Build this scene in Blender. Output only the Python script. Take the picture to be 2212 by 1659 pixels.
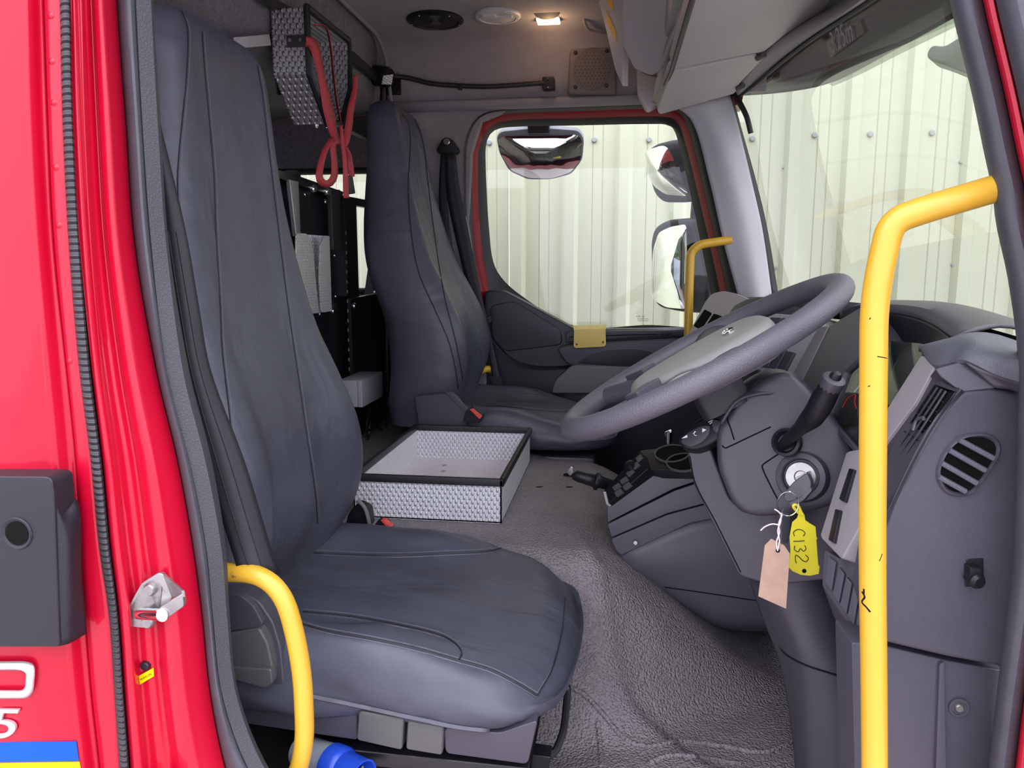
import bpy, bmesh, math, random
from mathutils import Vector, Matrix, noise
from mathutils.bvhtree import BVHTree
random.seed(7)
for o in list(bpy.data.objects): bpy.data.objects.remove(o)
scene = bpy.context.scene
COL = scene.collection

# ------------------------------------------------------------------ camera
FPX, CX, CY = 1661.0, 1106.0, 829.5
PH = math.atan(254.5 / FPX)
PS = math.atan(234 * math.cos(PH) / FPX)
CAM = Vector((0.0, -0.72, 0.85))
FW = Vector((-math.sin(PS) * math.cos(PH), math.cos(PS) * math.cos(PH), -math.sin(PH)))
RT = Vector((math.cos(PS), math.sin(PS), 0))
UP = RT.cross(FW)
cd = bpy.data.cameras.new('camera')
cd.sensor_width = 36.0
cd.lens = 36.0 * FPX / 2212.0
cd.clip_start = 0.02
camo = bpy.data.objects.new('camera', cd)
COL.objects.link(camo)
camo.matrix_world = Matrix(((RT.x, UP.x, -FW.x, CAM.x), (RT.y, UP.y, -FW.y, CAM.y), (RT.z, UP.z, -FW.z, CAM.z), (0, 0, 0, 1)))
scene.camera = camo

# ------------------------------------------------------------------ overcast sky and exposure
w = bpy.data.worlds.new('overcast_sky'); scene.world = w; w.use_nodes = True
nt = w.node_tree
bg = nt.nodes['Background']
tc = nt.nodes.new('ShaderNodeTexCoord'); sp = nt.nodes.new('ShaderNodeSeparateXYZ'); cr_ = nt.nodes.new('ShaderNodeValToRGB')
nt.links.new(tc.outputs['Generated'], sp.inputs[0]); nt.links.new(sp.outputs['Z'], cr_.inputs[0])
cr_.color_ramp.elements[0].position = 0.0; cr_.color_ramp.elements[0].color = (0.53, 0.535, 0.655, 1)
cr_.color_ramp.elements[1].position = 0.85; cr_.color_ramp.elements[1].color = (1.22, 1.24, 1.42, 1)
nt.links.new(cr_.outputs[0], bg.inputs[0])
bg.inputs[1].default_value = 2.6
vs = scene.view_settings
vs.view_transform = 'Standard'; vs.look = 'None'; vs.gamma = 1.0; vs.use_curve_mapping = False
vs.exposure = 0.72

# ------------------------------------------------------------------ surveying helpers
def ray(px, py):
    return FW + RT * ((px - CX) / FPX) - UP * ((py - CY) / FPX)
def A(px, py, Y=None, X=None, Z=None):
    d = ray(px, py)
    if X is not None: t = (X - CAM.x) / d.x
    elif Z is not None: t = (Z - CAM.z) / d.z
    else: t = (Y - CAM.y) / d.y
    return CAM + d * t
def AP(px, py, pl):
    p, n = pl
    d = ray(px, py)
    return CAM + d * ((p - CAM).dot(n) / d.dot(n))
def V(*a): return Vector(a)
def plane(p, n): return (Vector(p), Vector(n).normalized())
def PY(y, tx=0.0, tz=0.0, x0=0.0, z0=0.5): return plane((x0, y, z0), (tx, -1, tz))
def P3(q):
    if isinstance(q, Vector): return q
    return A(q[0], q[1], Y=q[2])
_bvh = {}
def RC(px, py, o):
    if o.name not in _bvh:
        _bvh[o.name] = BVHTree.FromPolygons([v.co.copy() for v in o.data.vertices], [tuple(p.vertices) for p in o.data.polygons])
    d = ray(px, py).normalized()
    h = _bvh[o.name].ray_cast(CAM, d)
    if h[0] is None: return None
    n = h[1]
    if n.dot(d) > 0: n = -n
    return h[0], n
def crs(pts, n, closed=False):
    pts = [Vector(p) for p in pts]
    if len(pts) == 2 and not closed:
        return [pts[0].lerp(pts[1], i / (n - 1)) for i in range(n)]
    m = len(pts)
    g = (lambda i: pts[i % m]) if closed else (lambda i: pts[i] if 0 <= i < m else (pts[0] * 2 - pts[1] if i < 0 else pts[-1] * 2 - pts[-2]))
    segs = m if closed else m - 1
    L = [max(1e-9, (g(i + 1) - g(i)).length) for i in range(segs)]
    T = sum(L); out = []
    N = n if closed else n - 1
    for k in range(n):
        s = T * k / N; i = 0
        while i < segs - 1 and s > L[i]: s -= L[i]; i += 1
        t = min(1, s / L[i])
        p0, p1, p2, p3 = g(i - 1), g(i), g(i + 1), g(i + 2)
        # tangents scaled by chord length
        d1 = (p2 - p0) * (L[i] / max(1e-9, (p1 - p0).length + L[i])); d2 = (p3 - p1) * (L[i] / max(1e-9, (p3 - p2).length + L[i]))
        h = t * t * (3 - 2 * t)
        out.append(p1 * (1 - h) + p2 * h + d1 * (t * (1 - t) ** 2) - d2 * (t * t * (1 - t)))
    return out
def lin(pts, n):
    pts = [Vector(p) for p in pts]
    L = [(b - a).length for a, b in zip(pts, pts[1:])]; T = sum(L); out = []
    for k in range(n):
        s = T * k / (n - 1); i = 0
        while i < len(L) - 1 and s > L[i]: s -= L[i]; i += 1
        out.append(pts[i].lerp(pts[i + 1], min(1, s / max(L[i], 1e-9))))
    return out
def rnd(poly, r, seg=4, skip=()):
    n = len(poly); out = []
    for i in range(n):
        a, b, c = Vector(poly[i - 1][:2]), Vector(poly[i][:2]), Vector(poly[(i + 1) % n][:2])
        if i in skip or r <= 0: out.append(tuple(b)); continue
        ra = min(r, (a - b).length * .48); rc = min(r, (c - b).length * .48)
        p = b + (a - b).normalized() * ra; q = b + (c - b).normalized() * rc
        for k in range(seg + 1):
            t = k / seg
            out.append(tuple(p * (1 - t) ** 2 + b * 2 * t * (1 - t) + q * t * t))
    return out
def smooth(a, b, x):
    t = max(0.0, min(1.0, (x - a) / (b - a))); return t * t * (3 - 2 * t)

# ------------------------------------------------------------------ object helpers
def finish(me, angle=35):
    for p in me.polygons: p.use_smooth = True
    me.set_sharp_from_angle(angle=math.radians(angle))
def link(name, me, m, parent=None):
    o = bpy.data.objects.new(name, me)
    if m is not None: me.materials.append(M[m] if isinstance(m, str) else m)
    COL.objects.link(o)
    if parent is not None:
        o.parent = parent
        q = parent; mt = Matrix.Identity(4)
        while q is not None:
            mt = Matrix.Translation(-q.location) @ mt if q.type == 'EMPTY' else mt
            q = q.parent
        o.matrix_parent_inverse = mt if parent.type == 'EMPTY' else Matrix.Identity(4)
    return o
def mesh(name, vs_, fs, m, parent=None, angle=35, recalc=True):
    me = bpy.data.meshes.new(name)
    me.from_pydata([tuple(v) for v in vs_], [], fs)
    if recalc:
        bm = bmesh.new(); bm.from_mesh(me); bmesh.ops.recalc_face_normals(bm, faces=bm.faces); bm.to_mesh(me); bm.free()
    me.update(); finish(me, angle)
    return link(name, me, m, parent)
def thing(name, label, cat, loc=(0, 0, 0), group=None):
    o = bpy.data.objects.new(name, None); COL.objects.link(o); o.location = loc
    o.empty_display_size = .05
    o['label'] = label; o['category'] = cat
    if group: o['group'] = group
    return o
def tag(o, label, cat, group=None):
    o['label'] = label; o['category'] = cat
    if group: o['group'] = group
    return o
def struct(o, label=None):
    o['kind'] = 'structure'
    if label: o['label'] = label
    return o
def grid(rows, closed_u=False, closed_v=False):
    nv, nu = len(rows), len(rows[0]); vv = [p for r in rows for p in r]; ff = []
    for j in range(nv if closed_v else nv - 1):
        for i in range(nu if closed_u else nu - 1):
            a = j * nu + i; b = j * nu + (i + 1) % nu; c = ((j + 1) % nv) * nu + (i + 1) % nu; d = ((j + 1) % nv) * nu + i
            ff.append((a, b, c, d))
    return vv, ff
def thicken(o, t, off=1.0):
    md = o.modifiers.new('thickness', 'SOLIDIFY'); md.thickness = t; md.offset = off; return o
def surf(name, rows, m, parent=None, nu=24, nv=10, thick=0.0, off=-1.0, straight=False, sv=False, angle=40):
    fn = lin if straight else crs
    R_ = [fn([P3(q) for q in r], nu) for r in rows]
    if len(R_) > 1:
        fv = lin if sv else crs
        cols = [fv([R_[j][i] for j in range(len(R_))], nv) for i in range(nu)]
        R_ = [[cols[i][j] for i in range(nu)] for j in range(nv)]
    v, f = grid(R_)
    # wind so normals look at the camera side
    a, b, c = v[f[len(f) // 2][0]], v[f[len(f) // 2][1]], v[f[len(f) // 2][2]]
    if (b - a).cross(c - a).dot(CAM - a) < 0: f = [t[::-1] for t in f]
    o = mesh(name, v, f, m, parent, angle, recalc=False)
    if thick: thicken(o, thick, off)
    return o
def slab(name, poly, pl, thick, m, parent=None, bev=0.0, seg=3, holes=None, angle=35):
    """polygon surveyed on a plane, extruded away from the viewer, front edges rounded"""
    p, n = pl
    if n.dot(CAM - p) < 0: n = -n
    F_ = [AP(q[0], q[1], (p, n)) if not isinstance(q, Vector) else q for q in poly]
    return prism(name, F_, n, thick, m, parent, bev, seg, angle)
def prism(name, F_, n, thick, m, parent=None, bev=0.0, seg=3, angle=35):
    bm = bmesh.new()
    fv = [bm.verts.new(q) for q in F_]; bv = [bm.verts.new(Vector(q) - n * thick) for q in F_]
    k = len(F_)
    bm.faces.new(fv); bm.faces.new(bv[::-1])
    for i in range(k):
        bm.faces.new((fv[i], bv[i], bv[(i + 1) % k], fv[(i + 1) % k]))
    bmesh.ops.recalc_face_normals(bm, faces=bm.faces)
    if bev > 0:
        bm.edges.ensure_lookup_table()
        fs = set(fv)
        ed = [e for e in bm.edges if e.verts[0] in fs and e.verts[1] in fs]
        bmesh.ops.bevel(bm, geom=ed, offset=bev, segments=seg, affect='EDGES', profile=0.6, clamp_overlap=True)
    me = bpy.data.meshes.new(name); bm.to_mesh(me); bm.free(); finish(me, angle)
    return link(name, me, m, parent)
def frame_of(pts):
    pts = [Vector(p) for p in pts]; T = []
    for i in range(len(pts)):
        a = pts[max(0, i - 1)]; b = pts[min(len(pts) - 1, i + 1)]
        T.append((b - a).normalized())
    u = T[0].orthogonal().normalized(); Us = [u]
    for i in range(1, len(pts)):
        u = (u - T[i] * u.dot(T[i]));
        u = u.normalized() if u.length > 1e-6 else T[i].orthogonal().normalized(); Us.append(u)
    return pts, T, Us
def tube_vf(pts, r, seg=10):
    pts, T, Us = frame_of(pts)
    rs = r if isinstance(r, (list, tuple)) else [r] * len(pts)
    vv, ff = [], []
    for p, t, u, q in zip(pts, T, Us, rs):
        w_ = t.cross(u)
        for k in range(seg):
            a = 2 * math.pi * k / seg
            vv.append(p + u * (q * math.cos(a)) + w_ * (q * math.sin(a)))
    for j in range(len(pts) - 1):
        for k in range(seg):
            ff.append((j * seg + k, j * seg + (k + 1) % seg, (j + 1) * seg + (k + 1) % seg, (j + 1) * seg + k))
    ff.append(tuple(range(seg))[::-1]); ff.append(tuple((len(pts) - 1) * seg + k for k in range(seg)))
    return vv, ff
def tube(name, pts, r, m, parent=None, seg=10, n=0, sm=True):
    P_ = [P3(q) for q in pts]
    if n: P_ = crs(P_, n) if sm else lin(P_, n)
    v, f = tube_vf(P_, r, seg)
    return mesh(name, v, f, m, parent, 40)
def bend(pts, r, seg=7):
    """polyline in 3D with filleted corners"""
    pts = [P3(q) for q in pts]; out = [pts[0]]
    for a, b, c in zip(pts, pts[1:], pts[2:]):
        ra = min(r, (a - b).length * .49, (c - b).length * .49)
        p = b + (a - b).normalized() * ra; q = b + (c - b).normalized() * ra
        for k in range(seg + 1):
            t = k / seg; out.append(p * (1 - t) ** 2 + b * 2 * t * (1 - t) + q * t * t)
    out.append(pts[-1]); return out
def rbox(name, lo, hi, m, parent=None, bev=.004, seg=2, rot=None, pivot=None):
    bm = bmesh.new(); lo = Vector(lo); hi = Vector(hi)
    bmesh.ops.create_cube(bm, size=1.0)
    for v in bm.verts: v.co = Vector([(lo[i] + hi[i]) / 2 + v.co[i] * (hi[i] - lo[i]) for i in range(3)])
    if bev: bmesh.ops.bevel(bm, geom=list(bm.edges), offset=bev, segments=seg, affect='EDGES', profile=.6, clamp_overlap=True)
    if rot is not None:
        pv = Vector(pivot) if pivot is not None else (lo + hi) / 2
        for v in bm.verts: v.co = rot @ (v.co - pv) + pv
    me = bpy.data.meshes.new(name); bm.to_mesh(me); bm.free(); finish(me)
    return link(name, me, m, parent)
def lathe(name, prof, c, axis, m, parent=None, seg=24, sx=1.0, sy=1.0, u0=None):
    """profile [(r, h)] turned about axis through c"""
    ax = Vector(axis).normalized(); c = Vector(c)
    u = (Vector(u0) - ax * Vector(u0).dot(ax)).normalized() if u0 is not None else ax.orthogonal().normalized(); w_ = ax.cross(u)
    rows = [[c + ax * h + u * (r * sx * math.cos(2 * math.pi * k / seg)) + w_ * (r * sy * math.sin(2 * math.pi * k / seg)) for k in range(seg)] for r, h in prof]
    v, f = grid(rows, closed_u=True)
    f.append(tuple(range(seg))[::-1]); f.append(tuple((len(prof) - 1) * seg + k for k in range(seg)))
    return mesh(name, v, f, m, parent, 35)
def bolt(p, n, r, m, parent, name='bolt', hgt=None):
    h = hgt or r * .7
    return lathe(name, [(r, -h * .3), (r, h * .5), (r * .75, h), (r * .3, h)], p, n, m, parent, 10)
def seam(name, px, o, r, m, parent, step=7, lift=.3, seg=5):
    pts = []
    q = [Vector((x, y, 0)) for x, y in px]
    L = sum((b - a).length for a, b in zip(q, q[1:]))
    for p in crs(q, max(4, int(L / step))):
        h = RC(p.x, p.y, o)
        if h: pts.append(h[0] + h[1] * (r * lift))
    if len(pts) < 3: print('seam miss', name, px[0]); return None
    # drop jumps
    v, f = tube_vf(pts, r, seg)
    return mesh(name, v, f, m, parent, 60)
def text_on(name, s, a, b, n, m, parent, thick=.0004, fit=True, italic=0, hscale=1.0):
    """text whose baseline runs a -> b on a surface with normal n"""
    cu = bpy.data.curves.new(name, 'FONT'); cu.body = s; cu.size = 1.0; cu.extrude = 0.0; cu.shear = italic
    o = bpy.data.objects.new(name + '_tmp', cu); COL.objects.link(o)
    dg = bpy.context.evaluated_depsgraph_get(); me = bpy.data.meshes.new_from_object(o.evaluated_get(dg))
    COL.objects.unlink(o); bpy.data.objects.remove(o)
    xs = [v.co.x for v in me.vertices]; x0, x1 = min(xs), max(xs)
    r = (b - a); L = r.length; r = r.normalized(); u = n.cross(r).normalized(); k = L / (x1 - x0)
    for v in me.vertices: v.co = a + r * ((v.co.x - x0) * k) + u * (v.co.y * k * hscale) + n * (thick + v.co.z)
    me.name = name
    return link(name, me, m, parent)
# ------------------------------------------------------------------ materials
M = {}
def mat(name, col, rough=.5, metal=0.0, bump=None, coat=0.0, var=None, spec=.5, ior=None, emit=None, sheen=0, dirt=None):
    m = bpy.data.materials.new(name); m.use_nodes = True; nt = m.node_tree; N = nt.nodes; L = nt.links
    b = N['Principled BSDF']
    b.inputs['Base Color'].default_value = (*col, 1); b.inputs['Roughness'].default_value = rough; b.inputs['Metallic'].default_value = metal
    b.inputs['Coat Weight'].default_value = coat; b.inputs['Coat Roughness'].default_value = .06
    b.inputs['Specular IOR Level'].default_value = spec
    if sheen: b.inputs['Sheen Weight'].default_value = sheen
    if emit: b.inputs['Emission Color'].default_value = (*emit[0], 1); b.inputs['Emission Strength'].default_value = emit[1]
    tc = N.new('ShaderNodeTexCoord')
    def noise(sc, det=3, ro=.6):
        n = N.new('ShaderNodeTexNoise'); n.inputs['Scale'].default_value = sc; n.inputs['Detail'].default_value = det; n.inputs['Roughness'].default_value = ro
        L.new(tc.outputs['Object'], n.inputs['Vector']); return n.outputs[0]
    def mth(op, a, c=None):
        q = N.new('ShaderNodeMath'); q.operation = op
        for i, x in enumerate((a, c)):
            if x is None: continue
            if isinstance(x, (int, float)): q.inputs[i].default_value = x
            else: L.new(x, q.inputs[i])
        return q.outputs[0]
    colout = None
    if var:
        sc, amt = var[0], var[1]
        r = N.new('ShaderNodeMapRange'); r.inputs[1].default_value = .3; r.inputs[2].default_value = .7
        r.inputs[3].default_value = 1 - amt; r.inputs[4].default_value = 1 + amt; L.new(noise(sc, 5, .65), r.inputs[0])
        mx = N.new('ShaderNodeVectorMath'); mx.operation = 'SCALE'; mx.inputs[0].default_value = col; L.new(r.outputs[0], mx.inputs['Scale'])
        colout = mx.outputs[0]
    if dirt:
        dcol, sc, thr, wid = dirt
        r = N.new('ShaderNodeMapRange'); r.inputs[1].default_value = thr; r.inputs[2].default_value = thr + wid; L.new(noise(sc, 6, .6), r.inputs[0])
        mx = N.new('ShaderNodeMix'); mx.data_type = 'RGBA'; L.new(r.outputs[0], mx.inputs[0])
        if colout: L.new(colout, mx.inputs[6])
        else: mx.inputs[6].default_value = (*col, 1)
        mx.inputs[7].default_value = (*dcol, 1); colout = mx.outputs[2]
    if colout: L.new(colout, b.inputs['Base Color'])
    if bump:
        kind, sc, st = bump[:3]; dist = bump[3] if len(bump) > 3 else .002
        if kind == 'noise': h = noise(sc, 3, .6)
        elif kind == 'leather':
            v = N.new('ShaderNodeTexVoronoi'); v.feature = 'DISTANCE_TO_EDGE'; v.inputs['Scale'].default_value = sc; L.new(tc.outputs['Object'], v.inputs['Vector'])
            h = mth('POWER', mth('MINIMUM', v.outputs['Distance'], .35), .5)
        elif kind == 'pebble':
            v = N.new('ShaderNodeTexVoronoi'); v.feature = 'SMOOTH_F1'; v.inputs['Scale'].default_value = sc; L.new(tc.outputs['Object'], v.inputs['Vector'])
            h = mth('MULTIPLY', v.outputs['Distance'], -1.0)
        elif kind in ('chequer_xz', 'chequer_yz', 'chequer_xy', 'weave_xz'):
            s = N.new('ShaderNodeSeparateXYZ'); L.new(tc.outputs['Object'], s.inputs[0])
            ax = kind[-2:].upper()
            p = mth('SINE', mth('MULTIPLY', s.outputs[ax[0]], sc)); q = mth('SINE', mth('MULTIPLY', s.outputs[ax[1]], sc * (.62 if kind[0] == 'c' else 1)))
            h = mth('MULTIPLY', p, q)
            if kind[0] == 'c': h = mth('POWER', mth('MAXIMUM', h, 0.0), .7)
        elif kind == 'vinyl':
            mp = N.new('ShaderNodeMapping'); mp.inputs['Scale'].default_value = (4.0, 15.0, 9.0); mp.inputs['Rotation'].default_value = (.2, .15, .25); L.new(tc.outputs['Object'], mp.inputs['Vector'])
            nf = N.new('ShaderNodeTexNoise'); nf.inputs['Scale'].default_value = 1.0; nf.inputs['Detail'].default_value = 2.0; nf.inputs['Distortion'].default_value = .8; L.new(mp.outputs[0], nf.inputs['Vector'])
            h = mth('ADD', mth('MULTIPLY', noise(sc, 2, .6), .055), nf.outputs[0])
        elif kind == 'ribs':
            s = N.new('ShaderNodeSeparateXYZ'); L.new(tc.outputs['Object'], s.inputs[0]); h = mth('SINE', mth('MULTIPLY', s.outputs['Z'], sc))
        bp = N.new('ShaderNodeBump'); bp.inputs['Strength'].default_value = st; bp.inputs['Distance'].default_value = dist
        L.new(h, bp.inputs['Height']); L.new(bp.outputs[0], b.inputs['Normal'])
    M[name] = m; return m
def glass(name, tint, refl=1.0, rough=0.0, base=.07):
    m = bpy.data.materials.new(name); m.use_nodes = True; nt = m.node_tree; N = nt.nodes; L = nt.links
    N.remove(N['Principled BSDF'])
    t = N.new('ShaderNodeBsdfTransparent'); t.inputs[0].default_value = (*tint, 1)
    g = N.new('ShaderNodeBsdfGlossy'); g.inputs['Roughness'].default_value = rough; g.inputs[0].default_value = (refl, refl, refl, 1)
    lw = N.new('ShaderNodeLayerWeight'); lw.inputs[0].default_value = .5
    pw = N.new('ShaderNodeMath'); pw.operation = 'POWER'; L.new(lw.outputs['Facing'], pw.inputs[0]); pw.inputs[1].default_value = 5.0
    fr = N.new('ShaderNodeMath'); fr.operation = 'MULTIPLY_ADD'; L.new(pw.outputs[0], fr.inputs[0]); fr.inputs[1].default_value = .9; fr.inputs[2].default_value = base
    mx = N.new('ShaderNodeMixShader'); L.new(fr.outputs[0], mx.inputs[0]); L.new(t.outputs[0], mx.inputs[1]); L.new(g.outputs[0], mx.inputs[2])
    L.new(mx.outputs[0], N['Material Output'].inputs[0]); M[name] = m; return m
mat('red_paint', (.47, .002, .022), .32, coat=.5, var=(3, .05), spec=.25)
mat('red_paint_shaded', (.22, .002, .012), .35, coat=.15, spec=.2)  # same red as red_paint, with the far side's shade put into the colour
mat('seat_vinyl', (.057, .059, .078), .42, bump=('vinyl', 650, .42, .016), var=(7, .16), spec=.45)
mat('seat_vinyl_side', (.066, .065, .082), .45, bump=('vinyl', 650, .5, .014), var=(7, .16), spec=.5)
mat('stitch', (.010, .010, .012), .6)
mat('plastic_dark', (.054, .0495, .064), .5, bump=('leather', 420, .25, .0008), var=(6, .10))
mat('rim_leather', (.088, .083, .098), .46, bump=('leather', 240, .45, .0012), var=(6, .10))
mat('trim_hub', (.22, .212, .195), .5, bump=('leather', 300, .3, .0008), var=(5, .08))
mat('plastic_smooth', (.047, .043, .055), .42, bump=('noise', 1200, .08, .0004), var=(4, .08))
mat('plastic_black', (.008, .008, .010), .4, spec=.3)
mat('plastic_grey', (.115, .11, .115), .5, bump=('noise', 900, .1, .0005), var=(8, .06))
mat('plastic_midgrey', (.075, .074, .072), .45, bump=('noise', 900, .1, .0005))
mat('trim_light', (.44, .415, .41), .55, bump=('noise', 700, .12, .0006), var=(4, .05))
mat('trim_light_rough', (.27, .25, .255), .6, bump=('noise', 900, .3, .0008), var=(6, .06))
mat('pillar_trim', (.44, .43, .45), .65, bump=('noise', 600, .15, .0006), var=(5, .06))
mat('headliner', (.245, .215, .225), .9, bump=('noise', 700, .5, .0012), var=(14, .10), sheen=.2)
mat('headliner_weave', (.235, .21, .215), .9, bump=('weave_xz', 900, .5, .001), var=(14, .08))
mat('felt_carpet', (.135, .123, .135), .95, bump=('noise', 260, 1.0, .006), var=(70, .40), sheen=.3)
mat('floor_mat', (.205, .18, .185), .66, bump=('pebble', 270, 1.0, .005), var=(9, .14), dirt=((.25, .20, .18), 5.0, .56, .30))
mat('floor_mat_smooth', (.19, .168, .172), .6, bump=('pebble', 420, .5, .002), var=(5, .22))
mat('rubber', (.052, .052, .062), .5, bump=('noise', 400, .2, .0008), var=(20, .12))
mat('rubber_ribbed', (.055, .056, .062), .55, bump=('ribs', 900, .9, .004))
mat('rubber_black', (.012, .012, .014), .5)
mat('rubber_trim', (.040, .040, .046), .6, bump=('leather', 300, .6, .001))
mat('yellow_paint', (.61, .345, .026), .38, coat=.25, var=(7, .05), dirt=((.20, .12, .03), 38, .70, .05))
mat('yellow_plate', (.66, .49, .10), .4)
mat('alu_xz', (.80, .80, .83), .36, .3, bump=('chequer_xz', 520, 1.0, .004))
mat('alu_yz', (.85, .85, .88), .36, .35, bump=('chequer_yz', 520, 1.0, .004))
mat('alu_xy', (.86, .78, .80), .42, .25, bump=('chequer_xy', 700, .8, .003))
mat('alu_plain', (.62, .62, .62), .4, 1.0)
mat('steel', (.36, .34, .33), .38, .9, bump=('noise', 60, .25, .002), var=(30, .2))
mat('chrome', (.85, .85, .86), .12, 1.0)
mat('black_metal', (.011, .011, .014), .32, var=(8, .2))
mat('edge_trim_black', (.010, .010, .011), .35, bump=('noise', 500, .6, .002))
mat('red_strap', (.42, .035, .045), .6, bump=('noise', 700, .3, .001), var=(12, .12))
mat('belt_web', (.009, .0085, .012), .6, bump=('noise', 900, .3, .001))
mat('buckle_red', (.62, .06, .05), .4)
mat('white_plastic', (.55, .54, .54), .45)
mat('junction_grey', (.36, .36, .38), .5, var=(9, .06))
mat('blue_plug', (.012, .055, .42), .35)
mat('plug_grey', (.22, .24, .27), .5, var=(9, .1))
mat('decal_blue', (.002, .075, .42), .4, spec=.2)
mat('decal_yellow', (.60, .52, .0), .4, spec=.2)
mat('badge_silver', (.62, .61, .62), .3, .6)
mat('ink', (.006, .005, .005), .9, spec=.1)
mat('ink_white', (.75, .75, .75), .5)
mat('tag_yellow', (.66, .58, .025), .45)
mat('tag_card', (.38, .245, .175), .8, bump=('noise', 500, .2, .0006), var=(60, .10))
mat('string_white', (.62, .55, .54), .8)
mat('key_grey', (.065, .068, .075), .42)
mat('label_orange', (.78, .40, .05), .5)
mat('cladding', (.545, .57, .415), .45, var=(2, .025))
mat('concrete', (.36, .315, .305), .85, bump=('noise', 40, .4, .004), var=(1.5, .12))
mat('mirror_glass', (.86, .87, .88), .02, 1.0)
mat('mirror_shell', (.018, .02, .027), .4)
mat('lamp_bezel', (.16, .145, .13), .45)
mat('lamp_lens', (.9, .65, .4), .3, emit=((1.0, .66, .36), 3.2))
mat('led_lens', (.6, .6, .58), .2, bump=('chequer_yz', 1500, 1, .003))
mat('speaker_mesh', (.115, .085, .075), .8, bump=('pebble', 260, .6, .002))
mat('cluster_face', (.018, .020, .017), .6)
mat('red_print', (.28, .02, .02), .5)
mat('visor_smoke', (.055, .048, .044), .25)
mat('frit', (.05, .048, .05), .3)
glass('side_glass', (.91, .935, .90), base=.04)
glass('screen_glass', (.69, .71, .67))
glass('visor_tint', (.50, .56, .50))
glass('cluster_glass', (.75, .78, .74), base=.03)
glass('sticker_film', (.62, .60, .58))
mat('plastic_grey_blue', (.085, .088, .105), .5, bump=('leather', 380, .4, .001), var=(6, .08))
mat('plastic_midblack', (.030, .029, .030), .45)
mat('alu_bright', (.60, .60, .57), .45, .6, bump=('chequer_yz', 700, .6, .003))
mat('alu_yz_dull', (.40, .38, .37), .42, 1.0, bump=('chequer_yz', 520, 1.0, .004))
mat('headliner_plastic', (.12, .095, .085), .6, bump=('noise', 700, .2, .0006))
mat('mirror_green', (.10, .125, .11), .4)
mat('mirror_shell_pale', (.30, .33, .40), .4)
mat('plastic_handle', (.010, .0095, .014), .5, bump=('leather', 420, .3, .0008))
mat('print_grey', (.36, .35, .34), .6)
mat('hedge_green', (.035, .05, .025), .9, bump=('noise', 12, 1.0, .05), var=(6, .4))
mat('container_grey', (.22, .25, .30), .5)
mat('alu_xz_dull', (.46, .45, .46), .36, .6, bump=('chequer_xz', 420, 1.0, .006))
mat('hub_dark', (.12, .115, .11), .5, bump=('leather', 300, .3, .0008))
mat('plastic_smooth_lit', (.075, .070, .088), .45, bump=('noise', 1200, .08, .0004))  # plastic_smooth made paler, stronger light put into the base colour
mat('plastic_door', (.017, .0175, .027), .45, bump=('leather', 420, .2, .0006))
mat('stitch_light', (.13, .13, .15), .7)
# ------------------------------------------------------------------ yard outside
GZ = -1.15
g = mesh('ground', [(-30, -12, GZ), (20, -12, GZ), (20, 3.2, GZ), (-30, 3.2, GZ)], [(0, 1, 2, 3)], 'concrete'); struct(g, 'pale concrete yard around the vehicle')
WY = 3.0; PITCH = .25
XR0 = A(1118, 400, Y=WY).x
cw = thing('wall_cladding', 'cream corrugated steel cladding of the building beyond the far window', 'wall', (XR0, WY, GZ)); struct(cw); del cw['category']
def clad_profile():
    P = []
    for k in range(4):
        b = k * PITCH
        for x, y in ((-.040, 0), (-.022, -.030), (.022, -.030), (.040, 0), (.100, 0), (.103, .004), (.107, 0), (.146, 0), (.150, .004), (.154, 0)):
            P.append((b + x, y))
    P.append((4 * PITCH - .042, 0)); P.append((4 * PITCH - .0415, -.004))
    return P
cp = clad_profile()
pv, pf = [], []
for z in (GZ, 4.2):
    for x, y in cp: pv.append((x, y, z))
n_ = len(cp)
pf = [(i, i + 1, n_ + i + 1, n_ + i) for i in range(n_ - 1)]
pm = bpy.data.meshes.new('cladding_panel'); pm.from_pydata(pv, [], pf); pm.update(); pm.materials.append(M['cladding'])
for k in range(-12, 6):
    o = bpy.data.objects.new('cladding_panel', pm); COL.objects.link(o); o.parent = cw; o.location = (k * 1.0, 0, -GZ)
    o.matrix_parent_inverse = Matrix.Translation((0, 0, 0))
for px, py in ((1057, 308), (1284, 302), (1402, 302), (1341, 365), (1335, 573), (1625, 300), (1760, 292), (2013, 287), (1694, 362), (2076, 350), (1674, 578), (2058, 572), (1170, 300), (1880, 290)):
    c = A(px, py, Y=WY - .003)
    big = py < 340
    bolt(c, (0, -1, 0), .013 if big else .0085, 'junction_grey', cw, 'screw')

# ------------------------------------------------------------------ cab floor
def floor_h(x, y):
    sx = 1 - smooth(-.10, .17 + .22 * smooth(.60, .82, y), x); sy = smooth(.50, .73, y)
    t = .30 * sx * sy
    # passenger side falls away again beyond the tunnel
    t *= 1 - smooth(1.42, 1.60, y) * smooth(-.25, .0, x)
    # raised step hump towards the door
    d = y - (.60 - .10 * smooth(.05, .22, x) + .28 * (1 - smooth(-.12, .06, x)))
    t += .022 * (1 - smooth(-.03, .0, d)) * smooth(-.1, 0, x)
    # toe board
    t += .25 * smooth(.34, .6, x)
    return t
rows = []
NX, NY = 110, 130
for j in range(NY + 1):
    y = .10 + (2.0 - .10) * j / NY
    rows.append([V(-1.9 + 2.55 * (i / NX) if False else (-1.0 + 1.62 * i / NX), y, floor_h(-1.0 + 1.62 * i / NX, y)) for i in range(NX + 1)])
v, f = grid(rows); fl = mesh('floor', v, f, 'floor_mat', None, 80); struct(fl, 'black-brown pebble-grain rubber floor mat rising over the engine tunnel')
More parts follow.
